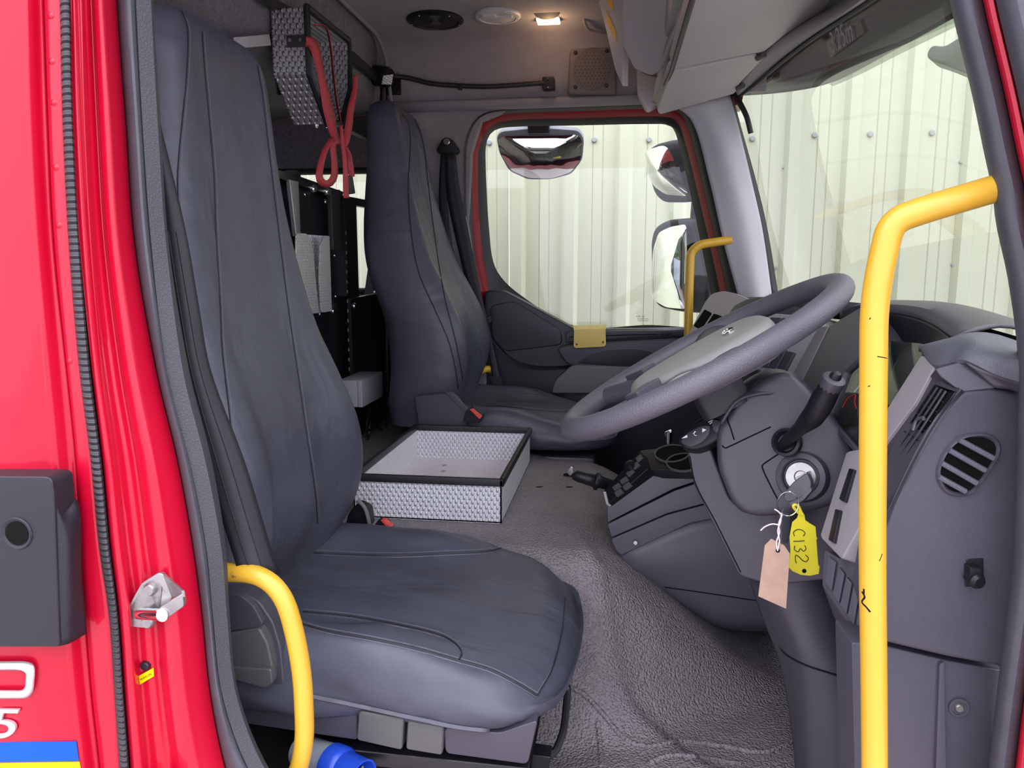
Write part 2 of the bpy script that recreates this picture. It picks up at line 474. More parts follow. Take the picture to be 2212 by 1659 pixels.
for nm, q in (('mat_ridge', [(1215, 1478), (1262, 1500), (1305, 1545), (1345, 1592), (1392, 1612), (1470, 1602), (1560, 1612), (1650, 1625), (1720, 1600)]),
              ('mat_ridge', [(1292, 1560), (1296, 1610), (1300, 1655)]), ('mat_ridge', [(1398, 1650), (1450, 1632), (1530, 1640), (1600, 1652)])):
    seam(nm, q, fl, .0045, 'floor_mat', fl, step=8, lift=.1, seg=8)
rbox('under_floor', (-1.9, .06, -.30), (.62, 2.08, -.06), 'plastic_black', fl, 0)
bf = rbox('rear_floor', (-1.9, .10, -.02), (-1.0, 2.0, .0), 'floor_mat', fl, 0)

# ------------------------------------------------------------------ roof lining
prof = [(.05, 1.60), (.6, 1.605), (1.4, 1.605), (1.80, 1.60), (1.86, 1.588), (1.905, 1.552), (1.93, 1.49), (1.945, 1.42), (1.95, 1.405)]
rows = [[V(x, y, z) for x in (-.85, -.6, -.3, -.05, .1, .3, .45)] for y, z in prof]
ce = surf('ceiling', rows, 'headliner', None, 30, 40, .02, -1.0); struct(ce, 'grey woven roof lining of the cab')
rc_ = rbox('roof_skin', (-1.95, .0, 1.67), (.5, 2.14, 1.70), 'red_paint_shaded', ce, .01)
rs_ = surf('roof_side', [[(-1.95, 2.145, 1.67), (.45, 2.145, 1.67)], [(-1.95, 2.145, 1.40), (.40, 2.145, 1.40)]] and [[V(-1.95, 2.145, 1.68), V(.45, 2.145, 1.68)], [V(-1.95, 2.145, 1.38), V(.40, 2.145, 1.38)]], 'red_paint_shaded', ce, 2, 2)
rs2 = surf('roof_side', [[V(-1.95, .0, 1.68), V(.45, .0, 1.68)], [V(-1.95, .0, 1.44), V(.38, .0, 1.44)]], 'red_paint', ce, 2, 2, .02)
surf('roof_front', [[V(.5, 0, 1.69), V(.5, 2.14, 1.69)], [V(.46, 0, 1.46), V(.46, 2.14, 1.46)]], 'red_paint_shaded', ce, 2, 2)
# ledge moulding below the lining
surf('ledge_moulding', [[V(-.84, 1.95, 1.408), V(.15, 1.95, 1.408)], [V(-.84, 1.938, 1.400), V(.15, 1.938, 1.400)], [V(-.84, 1.945, 1.382), V(.15, 1.945, 1.386)], [V(-.84, 1.965, 1.372), V(.15, 1.965, 1.378)]], 'headliner', ce, 4, 14, .01)
# corner bead where the lining meets the locker
tube('lining_bead', bend([V(-.80, 1.2, 1.598), V(-.80, 1.84, 1.596), V(-.79, 1.90, 1.545), V(-.785, 1.935, 1.40)], .05), .006, 'headliner', ce, 8)

# ------------------------------------------------------------------ rear overhead locker and far wall
lk = thing('overhead_locker', 'brown-grey felt carpeted overhead locker across the back of the cab', 'locker', (-.95, 1.0, 1.4))
rows = []
for y in (.10, .5, 1.0, 1.5, 1.90):
    rows.append([V(-1.9, y, 1.36), V(-1.2, y, 1.355), V(-.90, y, 1.355), V(-.855, y, 1.372), V(-.835, y, 1.41), V(-.825, y, 1.5), V(-.815, y, 1.598)])
surf('carpet_front', rows, 'felt_carpet', lk, 40, 10, .01)
surf('carpet_end', [[V(-.815, 1.90, 1.60), V(-.835, 1.90, 1.41), V(-.855, 1.90, 1.375)], [V(-.79, 1.945, 1.58), V(-.79, 1.965, 1.41), V(-.80, 1.97, 1.35)]], 'felt_carpet', lk, 8, 6)
slab('cover_strip', [(515, 80), (582, 74), (586, 98), (520, 104)], plane((-.82, .9, 1.4), (1, -.02, 0)), .012, 'trim_light', lk, .001)
slab('locker_slot', [(586, 74), (598, 74), (606, 190), (622, 205), (600, 205)], plane((-.833, .9, 1.4), (1, 0, 0)), .004, 'plastic_black', lk)

wf = thing('wall_far', 'far side of the cab with trimmed pillars and window openings', 'wall', (-.7, 2.0, .6)); struct(wf); del wf['category']
# rear quarter: carpet above and below the rear side window
FYR = 2.0
def quad(name, x0, x1, z0, z1, y, m, parent, t=.02):
    return prism(name, [V(x0, y, z0), V(x1, y, z0), V(x1, y, z1), V(x0, y, z1)], V(0, -1, 0), t, m, parent, 0)
quad('carpet_header', -1.9, -.70, 1.185, 1.40, FYR, 'felt_carpet', wf)
quad('lower_lining', -1.9, -.80, 0, .755, FYR, 'felt_carpet', wf)
quad('rear_post', -1.9, -1.62, .75, 1.19, FYR, 'felt_carpet', wf)
# the fabric covered pillar between rear window and door
pil = [A(840, 232, Y=1.97), A(1110, 232, Y=1.97), A(1040, 262, Y=1.97), A(1018, 330, Y=1.97), A(1012, 480, Y=1.97), A(1030, 640, Y=1.97), A(1050, 860, Y=1.97), V(-.50, 1.97, .0), V(-.83, 1.97, .0), V(-.83, 1.97, .9)]
prism('pillar_fabric', pil, V(0, -1, 0), .03, 'headliner_weave', wf, .006)
prism('pillar_fold', [A(960, 420, Y=1.955), A(985, 420, Y=1.955), A(1006, 470, Y=1.955), A(1044, 690, Y=1.955), A(1050, 860, Y=1.955), A(1020, 860, Y=1.955)], V(0, -1, 0), .02, 'headliner_weave', wf, .008)
tube('window_seal', bend([V(-1.55, 2.0, 1.186), V(-.86, 2.0, 1.186), V(-.835, 2.0, 1.10), V(-.86, 2.0, .80), V(-.90, 2.0, .76), V(-1.55, 2.0, .76), V(-1.60, 2.0, .95), V(-1.55, 2.0, 1.186)], .05), .012, 'rubber_black', wf, 8)
slab('seal_corner', [(796, 570), (803, 570), (806, 640), (786, 640)], PY(1.985), .01, 'rubber_black', wf)
w3 = mesh('window_3', [(-1.62, 2.02, .75), (-.82, 2.02, .75), (-.82, 2.02, 1.19), (-1.62, 2.02, 1.19)], [(0, 1, 2, 3)], 'side_glass'); struct(w3, 'rear side window beyond the black bulkhead')

# back of the cab
bk = prism('wall_rear', [V(-1.9, .05, -.1), V(-1.9, 2.1, -.1), V(-1.9, 2.1, 1.65), V(-1.9, .05, 1.65)], V(1, 0, 0), .03, 'felt_carpet'); struct(bk, 'carpeted back wall of the crew cab')
# far outer skin below the windows
ok_ = [V(-1.95, 2.15, -.5), V(.62, 2.15, -.5), V(.62, 2.15, .54), V(-.70, 2.15, .56), V(-.86, 2.15, .72), V(-1.95, 2.15, .74)]
prism('outer_skin', ok_, V(0, 1, 0), .01, 'red_paint_shaded', wf)

# ------------------------------------------------------------------ far door
dr = thing('door_1', 'far passenger door with red frame, black seals and dark trim', 'door', (-.1, 2.05, .3)); struct(dr); del dr['category']
Ls = [(1003, 335), (1010, 290), (1033, 252), (1076, 238), (1250, 230), (1440, 224), (1490, 236), (1508, 272), (1545, 430), (1577, 560), (1597, 650), (1612, 770), (1300, 790), (1120, 790), (1040, 700), (1020, 620), (1006, 500)]
L1 = [(1020, 338), (1027, 298), (1047, 263), (1083, 248), (1250, 240), (1430, 236), (1470, 246), (1487, 280), (1524, 430), (1554, 560), (1573, 650), (1590, 770), (1300, 780), (1130, 780), (1050, 700), (1036, 620), (1022, 500)]
L2 = [(1033, 342), (1040, 306), (1057, 278), (1092, 262), (1250, 256), (1424, 252), (1458, 260), (1474, 290), (1510, 430), (1540, 560), (1558, 650), (1574, 765), (1300, 765), (1140, 765), (1075, 690), (1052, 600), (1038, 500)]
LG = [(1049, 345), (1052, 304), (1066, 283), (1096, 275), (1250, 271), (1420, 268), (1449, 272), (1463, 300), (1494, 430), (1521, 560), (1538, 650), (1546, 702), (1400, 702), (1243, 704), (1120, 634), (1071, 580), (1057, 500)]
def ring(name, a, ya, b, yb, m, parent, mid=None, n=120, ym=None):
    ra = crs([A(x, y, Y=ya) for x, y in a], n, True); rb = crs([A(x, y, Y=yb) for x, y in b], n, True)
    rws = [ra, rb]
    if ym is not None: rws = [ra, [p.lerp(q, .5) + V(0, ym, 0) for p, q in zip(ra, rb)], rb]
    cols = [crs([r[i] for r in rws], 5) for i in range(n)]
    rws = [[c[j] for c in cols] for j in range(5)]
    v, f = grid(rws, closed_u=True); return mesh(name, v, f, m, parent, 50)
ring('aperture_seal', Ls, 1.965, L1, 2.001, 'rubber_black', dr, ym=-.008)
ring('red_frame', L1, 2.00, L2, 2.035, 'red_paint_shaded', dr, ym=-.004)
ring('window_rubber', L2, 2.034, LG, 2.069, 'rubber_black', dr, ym=-.004)
gp = crs([A(x, y, Y=2.07) for x, y in LG], 120, True)
gl = mesh('window_2', gp, [tuple(range(120))], 'side_glass'); struct(gl, 'clear glass of the far door window')
etch = PY(2.068)
for (a, b, s) in (((1377, 690), (1400, 690), 'E2 000153'), ((1377, 694), (1400, 694), 'TEMPERED'), ((1374, 685), (1392, 685), '43R-00')):
    text_on('glass_marking', s, AP(*a, etch), AP(*b, etch), V(0, -1, 0), 'ink', gl, hscale=.7)
# trim card
card = [(1046, 628), (1085, 627), (1100, 634), (1245, 712), (1470, 710), (1600, 705), (1640, 1000), (1640, 1240), (1050, 1240), (1040, 800)]
tc_ = slab('trim_card', rnd(card, 12), PY(1.985), .06, 'plastic_door', dr, .012)
slab('upper_pocket', rnd([(1058, 660), (1110, 650), (1210, 712), (1216, 745), (1090, 760), (1062, 730)], 14), PY(1.975), .01, 'plastic_door', dr, .006)
slab('sill_rail', rnd([(1222, 717), (1500, 712), (1500, 724), (1400, 728), (1222, 740)], 4), PY(1.955), .05, 'plastic_door', dr, .004)
slab('door_pull_surround', rnd([(1200, 752), (1240, 742), (1500, 728), (1520, 800), (1420, 800), (1290, 794), (1225, 790)], 14), PY(1.945), .05, 'plastic_dark', dr, .012)
slab('pull_recess', rnd([(1246, 784), (1275, 766), (1320, 756), (1380, 755), (1420, 764), (1420, 790), (1340, 792)], 10), PY(1.943), .004, 'plastic_black', dr, .002)
slab('lower_insert', rnd([(1236, 788), (1500, 796), (1500, 850), (1190, 850), (1200, 820)], 10), PY(1.94), .04, 'plastic_grey', dr, .006)
slab('lock_slide', rnd([(1423, 718), (1450, 717), (1454, 721), (1446, 724), (1426, 724)], 3), PY(1.952), .006, 'plastic_black', dr, .002)
seam('sill_groove', [(1230, 728), (1330, 724), (1420, 722)], bpy.data.objects['sill_rail'], .002, 'plastic_black', dr)
yp = thing('cover_plate', 'pale yellow folded metal plate screwed to the far door sill', 'plate', A(1274, 748, Y=1.93))
slab('face', rnd([(1240, 712), (1308, 710), (1309, 745), (1305, 749), (1243, 752), (1239, 748)], 3), PY(1.93), .003, 'yellow_plate', yp, .0008)
prism('fold', [A(1238, 703, Y=1.985), A(1310, 701, Y=1.985), A(1308, 711, Y=1.93), A(1240, 713, Y=1.93)], V(0, -.2, 1).normalized(), .003, 'yellow_plate', yp)
for q in ((1246, 744), (1303, 739)): bolt(A(*q, Y=1.928), (0, -1, 0), .0035, 'black_metal', yp, 'screw')

# far A pillar trim
ap = surf('trim_1', [[(1452, 225, 1.93), (1495, 262, 1.93), (1530, 380, 1.94), (1562, 520, 1.945), (1600, 660, 1.95)], [(1520, 215, 1.90), (1550, 280, 1.905), (1585, 400, 1.915), (1610, 500, 1.92), (1640, 660, 1.92)], [(1575, 200, 1.93), (1592, 260, 1.935), (1626, 400, 1.945), (1648, 500, 1.95), (1668, 640, 1.95)]], 'pillar_trim', None, 30, 14, .02)
struct(ap, 'light grey moulded trim on the far windscreen pillar')
surf('screen_rubber', [[(1572, 205, 1.945), (1592, 270, 1.95), (1625, 400, 1.96), (1648, 500, 1.965), (1670, 640, 1.965)], [(1582, 203, 1.965), (1600, 270, 1.97), (1636, 400, 1.98), (1659, 500, 1.985), (1682, 640, 1.985)]], 'rubber_black', ap, 30, 4, .015)

# ------------------------------------------------------------------ windscreen
def scr(y, z, off=0.0):
    b = 1 - ((y - 1.07) / 1.0) ** 2
    return V(.512 - (z - .78) * .264 + .075 * b + off, y, z)
rows = [[scr(.06 + 2.0 * i / 20, .66 + (1.48 - .66) * j / 12) for i in range(21)] for j in range(13)]
v, f = grid(rows); ws = mesh('window_1', v, f, 'screen_glass', None, 80); struct(ws, 'windscreen with the cladding wall behind it')
# dark dotted band along the top edge
rows = [[scr(.06 + 2.0 * i / 20, z, -.003) for i in range(21)] for z in (1.40, 1.44, 1.49)]
v, f = grid(rows); mesh('shade_band', v, f, 'frit', ws, 80)
# ------------------------------------------------------------------ near body side: B pillar
ys = [-560, -150, 0, 262, 525, 800, 1000, 1180, 1330, 1500, 1659, 1800]
col_ = dict(
    c1=[36, 47, 52, 58, 74, 93, 109, 122, 135, 152, 172, 186], c2=[78, 90, 95, 104, 117, 145, 165, 174, 184, 198, 216, 228],
    c3=[108, 122, 128, 134, 147, 170, 195, 212, 234, 246, 256, 262], c4=[131, 147, 153, 160, 174, 197, 221, 238, 256, 268, 280, 288],
    c5=[234, 248, 253, 272, 291, 338, 385, 417, 437, 455, 487, 535], c6=[277, 291, 296, 310, 329, 364, 414, 448, 462, 482, 540, 640],
    c7=[298, 312, 317, 333, 351, 395, 445, 475, 484, 503, 566, 668])
def cx_(k, dx=0.0): return [x + dx for x in col_[k]]
def mixc(a, b, t): return [p + (q - p) * t for p, q in zip(col_[a], col_[b])]
def ln(xs, Y, dz=0): return [(x, y, Y) for x, y in zip(xs, ys)]
bp = thing('trim_2', 'red painted door pillar and body side at the left edge', 'pillar', (-.5, .04, .3)); struct(bp); del bp['category']
def ext(row, dx, Y): return [A(q[0], q[1], Y=q[2]) + V(dx, 0, 0) if False else V(A(*q[:2], Y=0.0).x + dx, Y, A(*q[:2], Y=0.0).z) for q in row]
r1 = ln(cx_('c1'), 0.0)
body = surf('body_panel', [ext(r1, -.9, -.004), ext(r1, -.2, -.003), ext(r1, -.02, 0.0), [(x, y, .0) for x, y, _ in r1]], 'red_paint', bp, 40, 14, .012)
surf('panel_return', [ln(cx_('c1'), 0.0), ln(mixc('c1', 'c2', .25), .004), ln(mixc('c1', 'c2', .75), .017), ln(cx_('c2'), .020)], 'red_paint', bp, 40, 10, .008)
surf('flange', [ln(cx_('c2'), .020), ln(mixc('c2', 'c3', .12), .015), ln(cx_('c3', 2), .016)], 'red_paint', bp, 40, 8, .008)
surf('ribbed_seal', [ln(cx_('c3'), .018), ln(mixc('c3', 'c4', .25), .010), ln(mixc('c3', 'c4', .75), .010), ln(cx_('c4'), .020)], 'rubber_ribbed', bp, 80, 10, .006)
prf = [(0, .020), (.06, .013), (.13, .017), (.21, .033), (.33, .035), (.44, .043), (.52, .036), (.66, .036), (.78, .047), (1.0, .072)]
pil_ = surf('pillar_face', [ln(mixc('c4', 'c5', t), y) for t, y in prf], 'red_paint', bp, 60, 60, .008)
surf('door_seal', [ln(cx_('c5'), .074), ln(mixc('c5', 'c6', .2), .062), ln(mixc('c5', 'c6', .6), .058), ln(mixc('c5', 'c6', .9), .066), ln(cx_('c6'), .078)], 'rubber', bp, 60, 14, .006)
surf('inner_lip', [ln(cx_('c6'), .078), ln(mixc('c6', 'c7', .2), .070), ln(mixc('c6', 'c7', .7), .073), ln(cx_('c7'), .085), ln(cx_('c7', -4), .12), ln(cx_('c7', -60), .17)], 'rubber_trim', bp, 60, 16, .006)
prism('lower_body', [V(-1.95, .004, -.5), V(-.50, .004, -.5), V(-.50, .004, .26), V(-1.95, .004, .26)], V(0, -1, 0), .02, 'red_paint', bp)
rbox('door_sill', (-.52, .01, -.30), (.60, .13, -.04), 'red_paint', bp, .02)
for i, (x, y) in enumerate(((109, 34), (112, 133), (116, 222), (121, 362), (127, 487), (150, 780))):
    h = RC(x, y, bpy.data.objects['flange'])
    if h: lathe('spot_weld', [(.0035, 0), (.002, .0012), (.0005, .0016)], h[0], h[1], 'red_paint', bp, 10)

# near A pillar at the right edge
ya = [-150, 0, 100, 207, 338, 410, 482, 603, 772, 1000, 1200, 1300, 1440, 1659, 1800]
aL = [2030, 2053, 2076, 2102, 2129, 2145, 2153, 2179, 2200, 2197, 2190, 2180, 2162, 2136, 2122]
def la(dx, Y, xs=aL): return [(x + (dx[i] if isinstance(dx, list) else dx), y, Y) for i, (x, y) in enumerate(zip(xs, ya))]
a2 = thing('trim_3', 'dark rubber seal and red pillar at the right edge of the door opening', 'pillar', (.4, .04, .3)); struct(a2); del a2['category']
wd = [74, 73, 73, 72, 72, 72, 72, 72, 72, 70, 66, 64, 62, 60, 60]
surf('door_seal', [la(-2, .13), la(0, .10), la(6, .075), la([q * .35 for q in wd], .062), la([q * .7 for q in wd], .058), la(wd, .068)], 'rubber', a2, 60, 22, .006)
surf('red_edge', [la([q - 4 for q in wd], .066), la([q + 6 for q in wd], .045), la([q + 20 for q in wd], .042), la([q + 26 for q in wd], .05)], 'red_paint', a2, 60, 12, .006)
surf('outer_seal', [la([q + 24 for q in wd], .05), la([q + 32 for q in wd], .02), la([q + 60 for q in wd], .005), la([q + 100 for q in wd], .004), la([q + 130 for q in wd], .03)], 'rubber', a2, 60, 14, .006)
# ------------------------------------------------------------------ seats
# backrest sections: z, x of the bolster front, half width, bolster lead, thickness
BK = [(.26, -.565, .215, .020, .12), (.33, -.535, .228, .028, .14), (.40, -.497, .236, .034, .155), (.46, -.480, .240, .036, .16), (.52, -.477, .240, .036, .16), (.58, -.487, .236, .034, .155), (.66, -.515, .226, .030, .15),
      (.74, -.547, .214, .024, .14), (.84, -.570, .197, .018, .13), (.95, -.586, .176, .012, .12), (1.05, -.594, .163, .010, .11), (1.12, -.597, .154, .008, .105), (1.17, -.602, .147, .006, .095), (1.198, -.612, .130, .004, .075), (1.212, -.628, .095, .0, .04), (1.216, -.640, .03, 0, .012)]
def backrest_rows(yc, dx, dz, lean=0.0, tk=0.0):
    rows = []
    pts = [[V(z, x, hw) for z, x, hw, b, th in BK], [V(0, b, th) for z, x, hw, b, th in BK]]
    P1 = crs(pts[0], 60)
    # interpolate b, th along the same parameter by z
    for q in P1:
        z, x, hw = q
        k = 0
        while k < len(BK) - 2 and z > BK[k + 1][0]: k += 1
        t = max(0, min(1, (z - BK[k][0]) / (BK[k + 1][0] - BK[k][0])))
        b = BK[k][3] * (1 - t) + BK[k + 1][3] * t; th = BK[k][4] * (1 - t) + BK[k + 1][4] * t
        x += dx + lean * (z - .4); r = []; th *= 1 + tk * smooth(1.15, .7, z)
        N = 28
        for i in range(N + 1):
            v_ = -1 + 2 * i / N; a = abs(v_)
            yy = v_ * hw
            xx = x - b * (1 - smooth(.35, .80, a)) - .030 * max(0, (a - .82) / .18) ** 2.2 * min(1, th / .1)
            r.append(V(xx, yc + yy, z + dz))
        for i, (sv, fr) in enumerate(((1.02, .35), (1.03, .55), (1.0, .8), (.90, .97), (.6, 1.0), (0, 1.0), (-.6, 1.0), (-.90, .97), (-1.0, .8), (-1.03, .55), (-1.02, .35))):
            r.append(V(x - th * fr, yc + hw * sv, z + dz))
        rows.append(r)
    return rows
def backrest(parent, yc, dx, dz, lean=0.0, tk=0.0):
    v, f = grid(backrest_rows(yc, dx, dz, lean, tk), closed_u=True)
    n = 28 + 1 + 11
    for p in v:
        z = p.z - dz
        p.x += noise.noise(V(3.7, (p.y - yc) * 13 + z * 6, z * 5)) * .005 * smooth(.75, .45, z)
    f.append(tuple(range(n))); f.append(tuple(len(v) - n + k for k in range(n)))
    return mesh('backrest', v, f, 'seat_vinyl', parent, 60)
def plan(x0, x1, hw, rf, rr, n=72):
    """rounded plan outline, y relative to the seat centre line"""
    P = []
    def arc(cx, cy, r, a0, a1, k=8):
        for i in range(k + 1):
            a = a0 + (a1 - a0) * i / k; P.append((cx + r * math.cos(a), cy + r * math.sin(a)))
    h = math.pi / 2
    arc(x1 - rf, hw - rf, rf, h, 0); arc(x1 - rf, -hw + rf, rf, 0, -h); arc(x0 + rr, -hw + rr, rr, -h, -2 * h); arc(x0 + rr, hw - rr, rr, 2 * h, h)
    q = lin([V(a, b, 0) for a, b in P + [P[0]]], n + 1)[:-1]
    return [(p.x, p.y) for p in q]
def cushion(parent, yc, dx, dz, x1=-.088, bow=.03):
    hw = .235; x0 = -.60
    base = plan(x0, x1, hw, .085, .05)
    cxm, n = (-.33), len(base)
    def top(x, y):
        a = abs(y) / hw
        zb = .300 + .038 * smooth(-.10, -.36, x) * smooth(.45, .85, a)      # side bolsters rise towards the back
        zb += .010 * (1 - a * a) + .012 * smooth(-.14, -.34, x) - .030 * smooth(-.18, -.08, x) ** 2
        return zb
    rows = []
    def ringat(s, out, zf):
        r = []
        for x, y in base:
            xx = cxm + (x - cxm) * s; yy = y * s
            L = math.hypot(x - cxm, y); ex = xx + (x - cxm) / L * out; ey = yy + y / L * out
            fb = bow * smooth(-.2, -.09, x) * (1 - (y / hw) ** 2)
            r.append(V(ex + dx + fb, yc + ey, zf(xx, yy) + dz))
        rows.append(r)
    ringat(.94, 0, lambda x, y: .236)
    ringat(.985, .000, lambda x, y: .237)
    ringat(1.0, .006, lambda x, y: .246)
    ringat(1.0, .011, lambda x, y: .268)
    ringat(1.0, .004, lambda x, y: top(x, y) - .022)
    ringat(1.0, -.006, lambda x, y: top(x, y) - .006)
    ringat(.95, -.004, lambda x, y: top(x, y))
    for s in (.88, .78, .65, .5, .33, .16, .04): ringat(s, 0, lambda x, y: top(x, y))
    rows = [[c for c in r] for r in rows]
    cols = [crs([r[i] for r in rows], 34) for i in range(n)]
    rr = [[c[j] for c in cols] for j in range(34)]
    v, f = grid(rr, closed_u=True); f.append(tuple(range(n))); f.append(tuple(len(v) - n + k for k in range(n)))
    # creases pulled through the loose cover
    for p in v:
        x, y, z = p.x - dx, p.y - yc, p.z - dz
        k = noise.noise(V(x * 5, y * 26 + x * 9, z * 30 + 3.1)) * .0075 * smooth(-.12, -.40, x) + noise.noise(V(x * 9, y * 9, z * 14)) * .003
        side = smooth(.295, .275, z)
        p.z += k * (1 - side); p.y += (noise.noise(V(x * 11, 2, z * 42 + x * 14)) * .010 + .004 * math.sin(x * 24)) * side * (1 if y > 0 else -1)
    return mesh('cushion', v, f, 'seat_vinyl', parent, 70)

DY = .445
ds = thing('driver_seat', 'black vinyl driver seat nearest the open door', 'seat', (-.35, DY, 0))
db = backrest(ds, DY, 0.0, 0.0)
dc = cushion(ds, DY, 0.0, 0.0)
rad = .0011
for q in ([(392, 24), (404, 60), (405, 120), (398, 220), (387, 330), (384, 390), (387, 470)], [(436, 70), (441, 140), (452, 260), (462, 380), (466, 500), (474, 640), (480, 760), (492, 860), (505, 980)],
          [(556, 142), (566, 200), (578, 300), (590, 400), (602, 500), (622, 660), (645, 820), (662, 940), (680, 1060), (686, 1130)]):
    seam('seam', q, db, rad, 'stitch', db)
    seam('stitching', [(x + 5, y) for x, y in q], db, .0005, 'stitch_light', db, step=9)
for q in ([(655, 1322), (760, 1332), (860, 1350), (950, 1372), (985, 1392), (997, 1412), (990, 1428)], [(640, 1345), (700, 1362), (800, 1380), (900, 1402), (992, 1428), (1060, 1448), (1120, 1478), (1160, 1502)],
          [(1160, 1502), (1190, 1450), (1212, 1370), (1220, 1290)], [(640, 1192), (760, 1198), (860, 1200), (960, 1196), (1060, 1190), (1098, 1176), (1104, 1160)]):
    seam('seam', q, dc, rad * 1.3, 'stitch', dc)
    seam('stitching', [(x + 1, y - 6) for x, y in q], dc, .0005, 'stitch_light', dc, step=9)
    seam('piping', [(x - 1, y + 4) for x, y in q], dc, .0011, 'seat_vinyl_side', dc, step=9)
seam('hem', [(640, 1495), (700, 1508), (800, 1528), (900, 1550), (1000, 1570), (1080, 1575), (1140, 1565), (1162, 1550)], dc, .004, 'seat_vinyl_side', dc)
# plinth, controls and recliner housing on the door side
pl = slab('base_panel', rnd([(500, 1480), (560, 1500), (700, 1516), (772, 1534), (772, 1600), (500, 1560)], 8), PY(.215), .30, 'plastic_smooth', ds, .006)
slab('base_panel', rnd([(958, 1572), (1080, 1584), (1162, 1556), (1140, 1652), (962, 1628)], 12), PY(.212), .34, 'plastic_smooth', ds, .010)
slab('button', rnd([(774, 1536), (872, 1554), (868, 1622), (770, 1600)], 8), PY(.205), .03, 'plastic_midgrey', ds, .005)
slab('button', rnd([(880, 1556), (958, 1570), (955, 1633), (876, 1620)], 8), PY(.205), .03, 'plastic_midgrey', ds, .005)
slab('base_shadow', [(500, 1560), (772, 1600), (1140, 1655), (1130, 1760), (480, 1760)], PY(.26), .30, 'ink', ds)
slab('base_rail', [(640, 1608), (1140, 1660), (1140, 1690), (640, 1640)], PY(.225), .02, 'black_metal', ds, .003)
hs = slab('recliner_housing', rnd([(478, 1268), (520, 1276), (560, 1300), (590, 1345), (606, 1400), (616, 1502), (500, 1480), (478, 1440)], 10), PY(.20), .05, 'plastic_smooth', ds, .008)
slab('housing_cap', rnd([(478, 1278), (520, 1286), (548, 1310), (568, 1348), (560, 1356), (480, 1366)], 8), PY(.19), .012, 'plastic_dark', ds, .005)
slab('recline_lever', rnd([(484, 1370), (560, 1357), (578, 1390), (588, 1436), (588, 1478), (572, 1488), (500, 1468), (486, 1440)], 8), PY(.185), .018, 'plastic_midgrey', ds, .005)
slab('lever_lip', rnd([(500, 1440), (585, 1446), (588, 1478), (572, 1488), (500, 1468)], 6), PY(.178), .012, 'plastic_midgrey', ds, .004)
tube('slide_bar', bend([(1182, 1482, .42), (1226, 1480, .42), (1226, 1500, .42), (1218, 1580, .42), (1196, 1634, .40), (1150, 1640, .38)], .02), .006, 'black_metal', ds, 8)
slab('slide_bracket', rnd([(1186, 1470), (1206, 1474), (1208, 1500), (1184, 1512)], 4), PY(.43), .02, 'black_metal', ds, .003)
slab('slide_bracket', rnd([(1146, 1630), (1190, 1636), (1186, 1659), (1182, 1690), (1140, 1690)], 4), PY(.37), .03, 'black_metal', ds, .003)
rbox('pedestal', (-.54, .27, .0), (-.14, .63, .20), 'plastic_black', ds, .01)
# inner recline cover + buckle between the seat and the tray
slab('inner_cover', rnd([(742, 1150), (752, 1110), (770, 1088), (795, 1100), (800, 1140)], 8), PY(.70), .03, 'plastic_black', ds, .006)
tube('cover_edge', [(772, 1080, .69), (786, 1094, .69), (794, 1114, .69), (800, 1142, .69)], .004, 'plastic_grey', ds, 8, 10)

bl = thing('seat_belt', 'black webbing belt hanging in front of the driver backrest', 'seat belt', (-.45, .14, .4))
LE = [(318, 170), (330, 260), (346, 500), (368, 650), (395, 800), (443, 1000), (500, 1190), (516, 1240)]
RE = [(324, 170), (345, 260), (402, 500), (430, 660), (456, 800), (530, 1000), (588, 1190), (606, 1240)]
belt = surf('webbing', [[(x, y, .150 - .03 * i / 7) for i, (x, y) in enumerate(LE)], [((a[0] + b[0]) / 2, (a[1] + b[1]) / 2, .146 - .02 * i / 7) for i, (a, b) in enumerate(zip(LE, RE))], [(x, y, .150) for x, y in RE]], 'belt_web', bl, 40, 8, .0015)
for t in (.3, .62):
    seam('weave_line', [(a[0] + (b[0] - a[0]) * t, a[1] + (b[1] - a[1]) * t) for a, b in zip(LE[2:], RE[2:])], belt, .0008, 'stitch', belt, step=20)
bk_ = thing('belt_buckle', 'black belt buckle with red button standing beside the driver seat', 'belt buckle', A(820, 1142, Y=.70))
slab('body', rnd([(800, 1146), (818, 1122), (836, 1130), (846, 1144), (840, 1160), (806, 1160)], 3), PY(.70), .02, 'plastic_black', bk_, .002)
slab('release_button', rnd([(822, 1124), (830, 1126), (846, 1140), (838, 1142)], 2), PY(.698), .018, 'buckle_red', bk_, .001)

# passenger seat: the same seat, raised
PYc = 1.665; PDX = .050; PDZ = .12
ps = thing('passenger_seat', 'black vinyl passenger seat by the far door', 'seat', (-.4, PYc, .1))
pb = backrest(ps, PYc, PDX, PDZ, -.125, .45)
pc = cushion(ps, PYc, .0, PDZ - .03, x1=-.03)
for q in ([(868, 246), (880, 262), (886, 300), (882, 400), (888, 500), (905, 590), (940, 670), (970, 740), (984, 800), (990, 840)], [(896, 258), (912, 300), (925, 400), (940, 520), (960, 640), (985, 740), (1000, 820)]):
    seam('seam', q, pb, .0018, 'stitch', pb)
seam('seam', [(1015, 876), (1080, 878), (1140, 884), (1210, 890), (1270, 886)], pc, .0018, 'stitch', pc)
slab('recliner_cover', rnd([(893, 856), (960, 848), (980, 854), (1018, 900), (1000, 935), (905, 930)], 8), PY(1.40), .03, 'plastic_smooth', ps, .008)
slab('cover_bevel', rnd([(958, 846), (975, 846), (1022, 896), (1015, 902)], 3), PY(1.395), .012, 'plastic_smooth', ps, .003)
rbox('plinth', (-.50, 1.47, .0), (-.06, 1.86, .30), 'plastic_smooth', ps, .02)
b2 = thing('belt_buckle', 'black belt buckle with red button beside the passenger seat', 'belt buckle', A(1020, 895, Y=1.38))
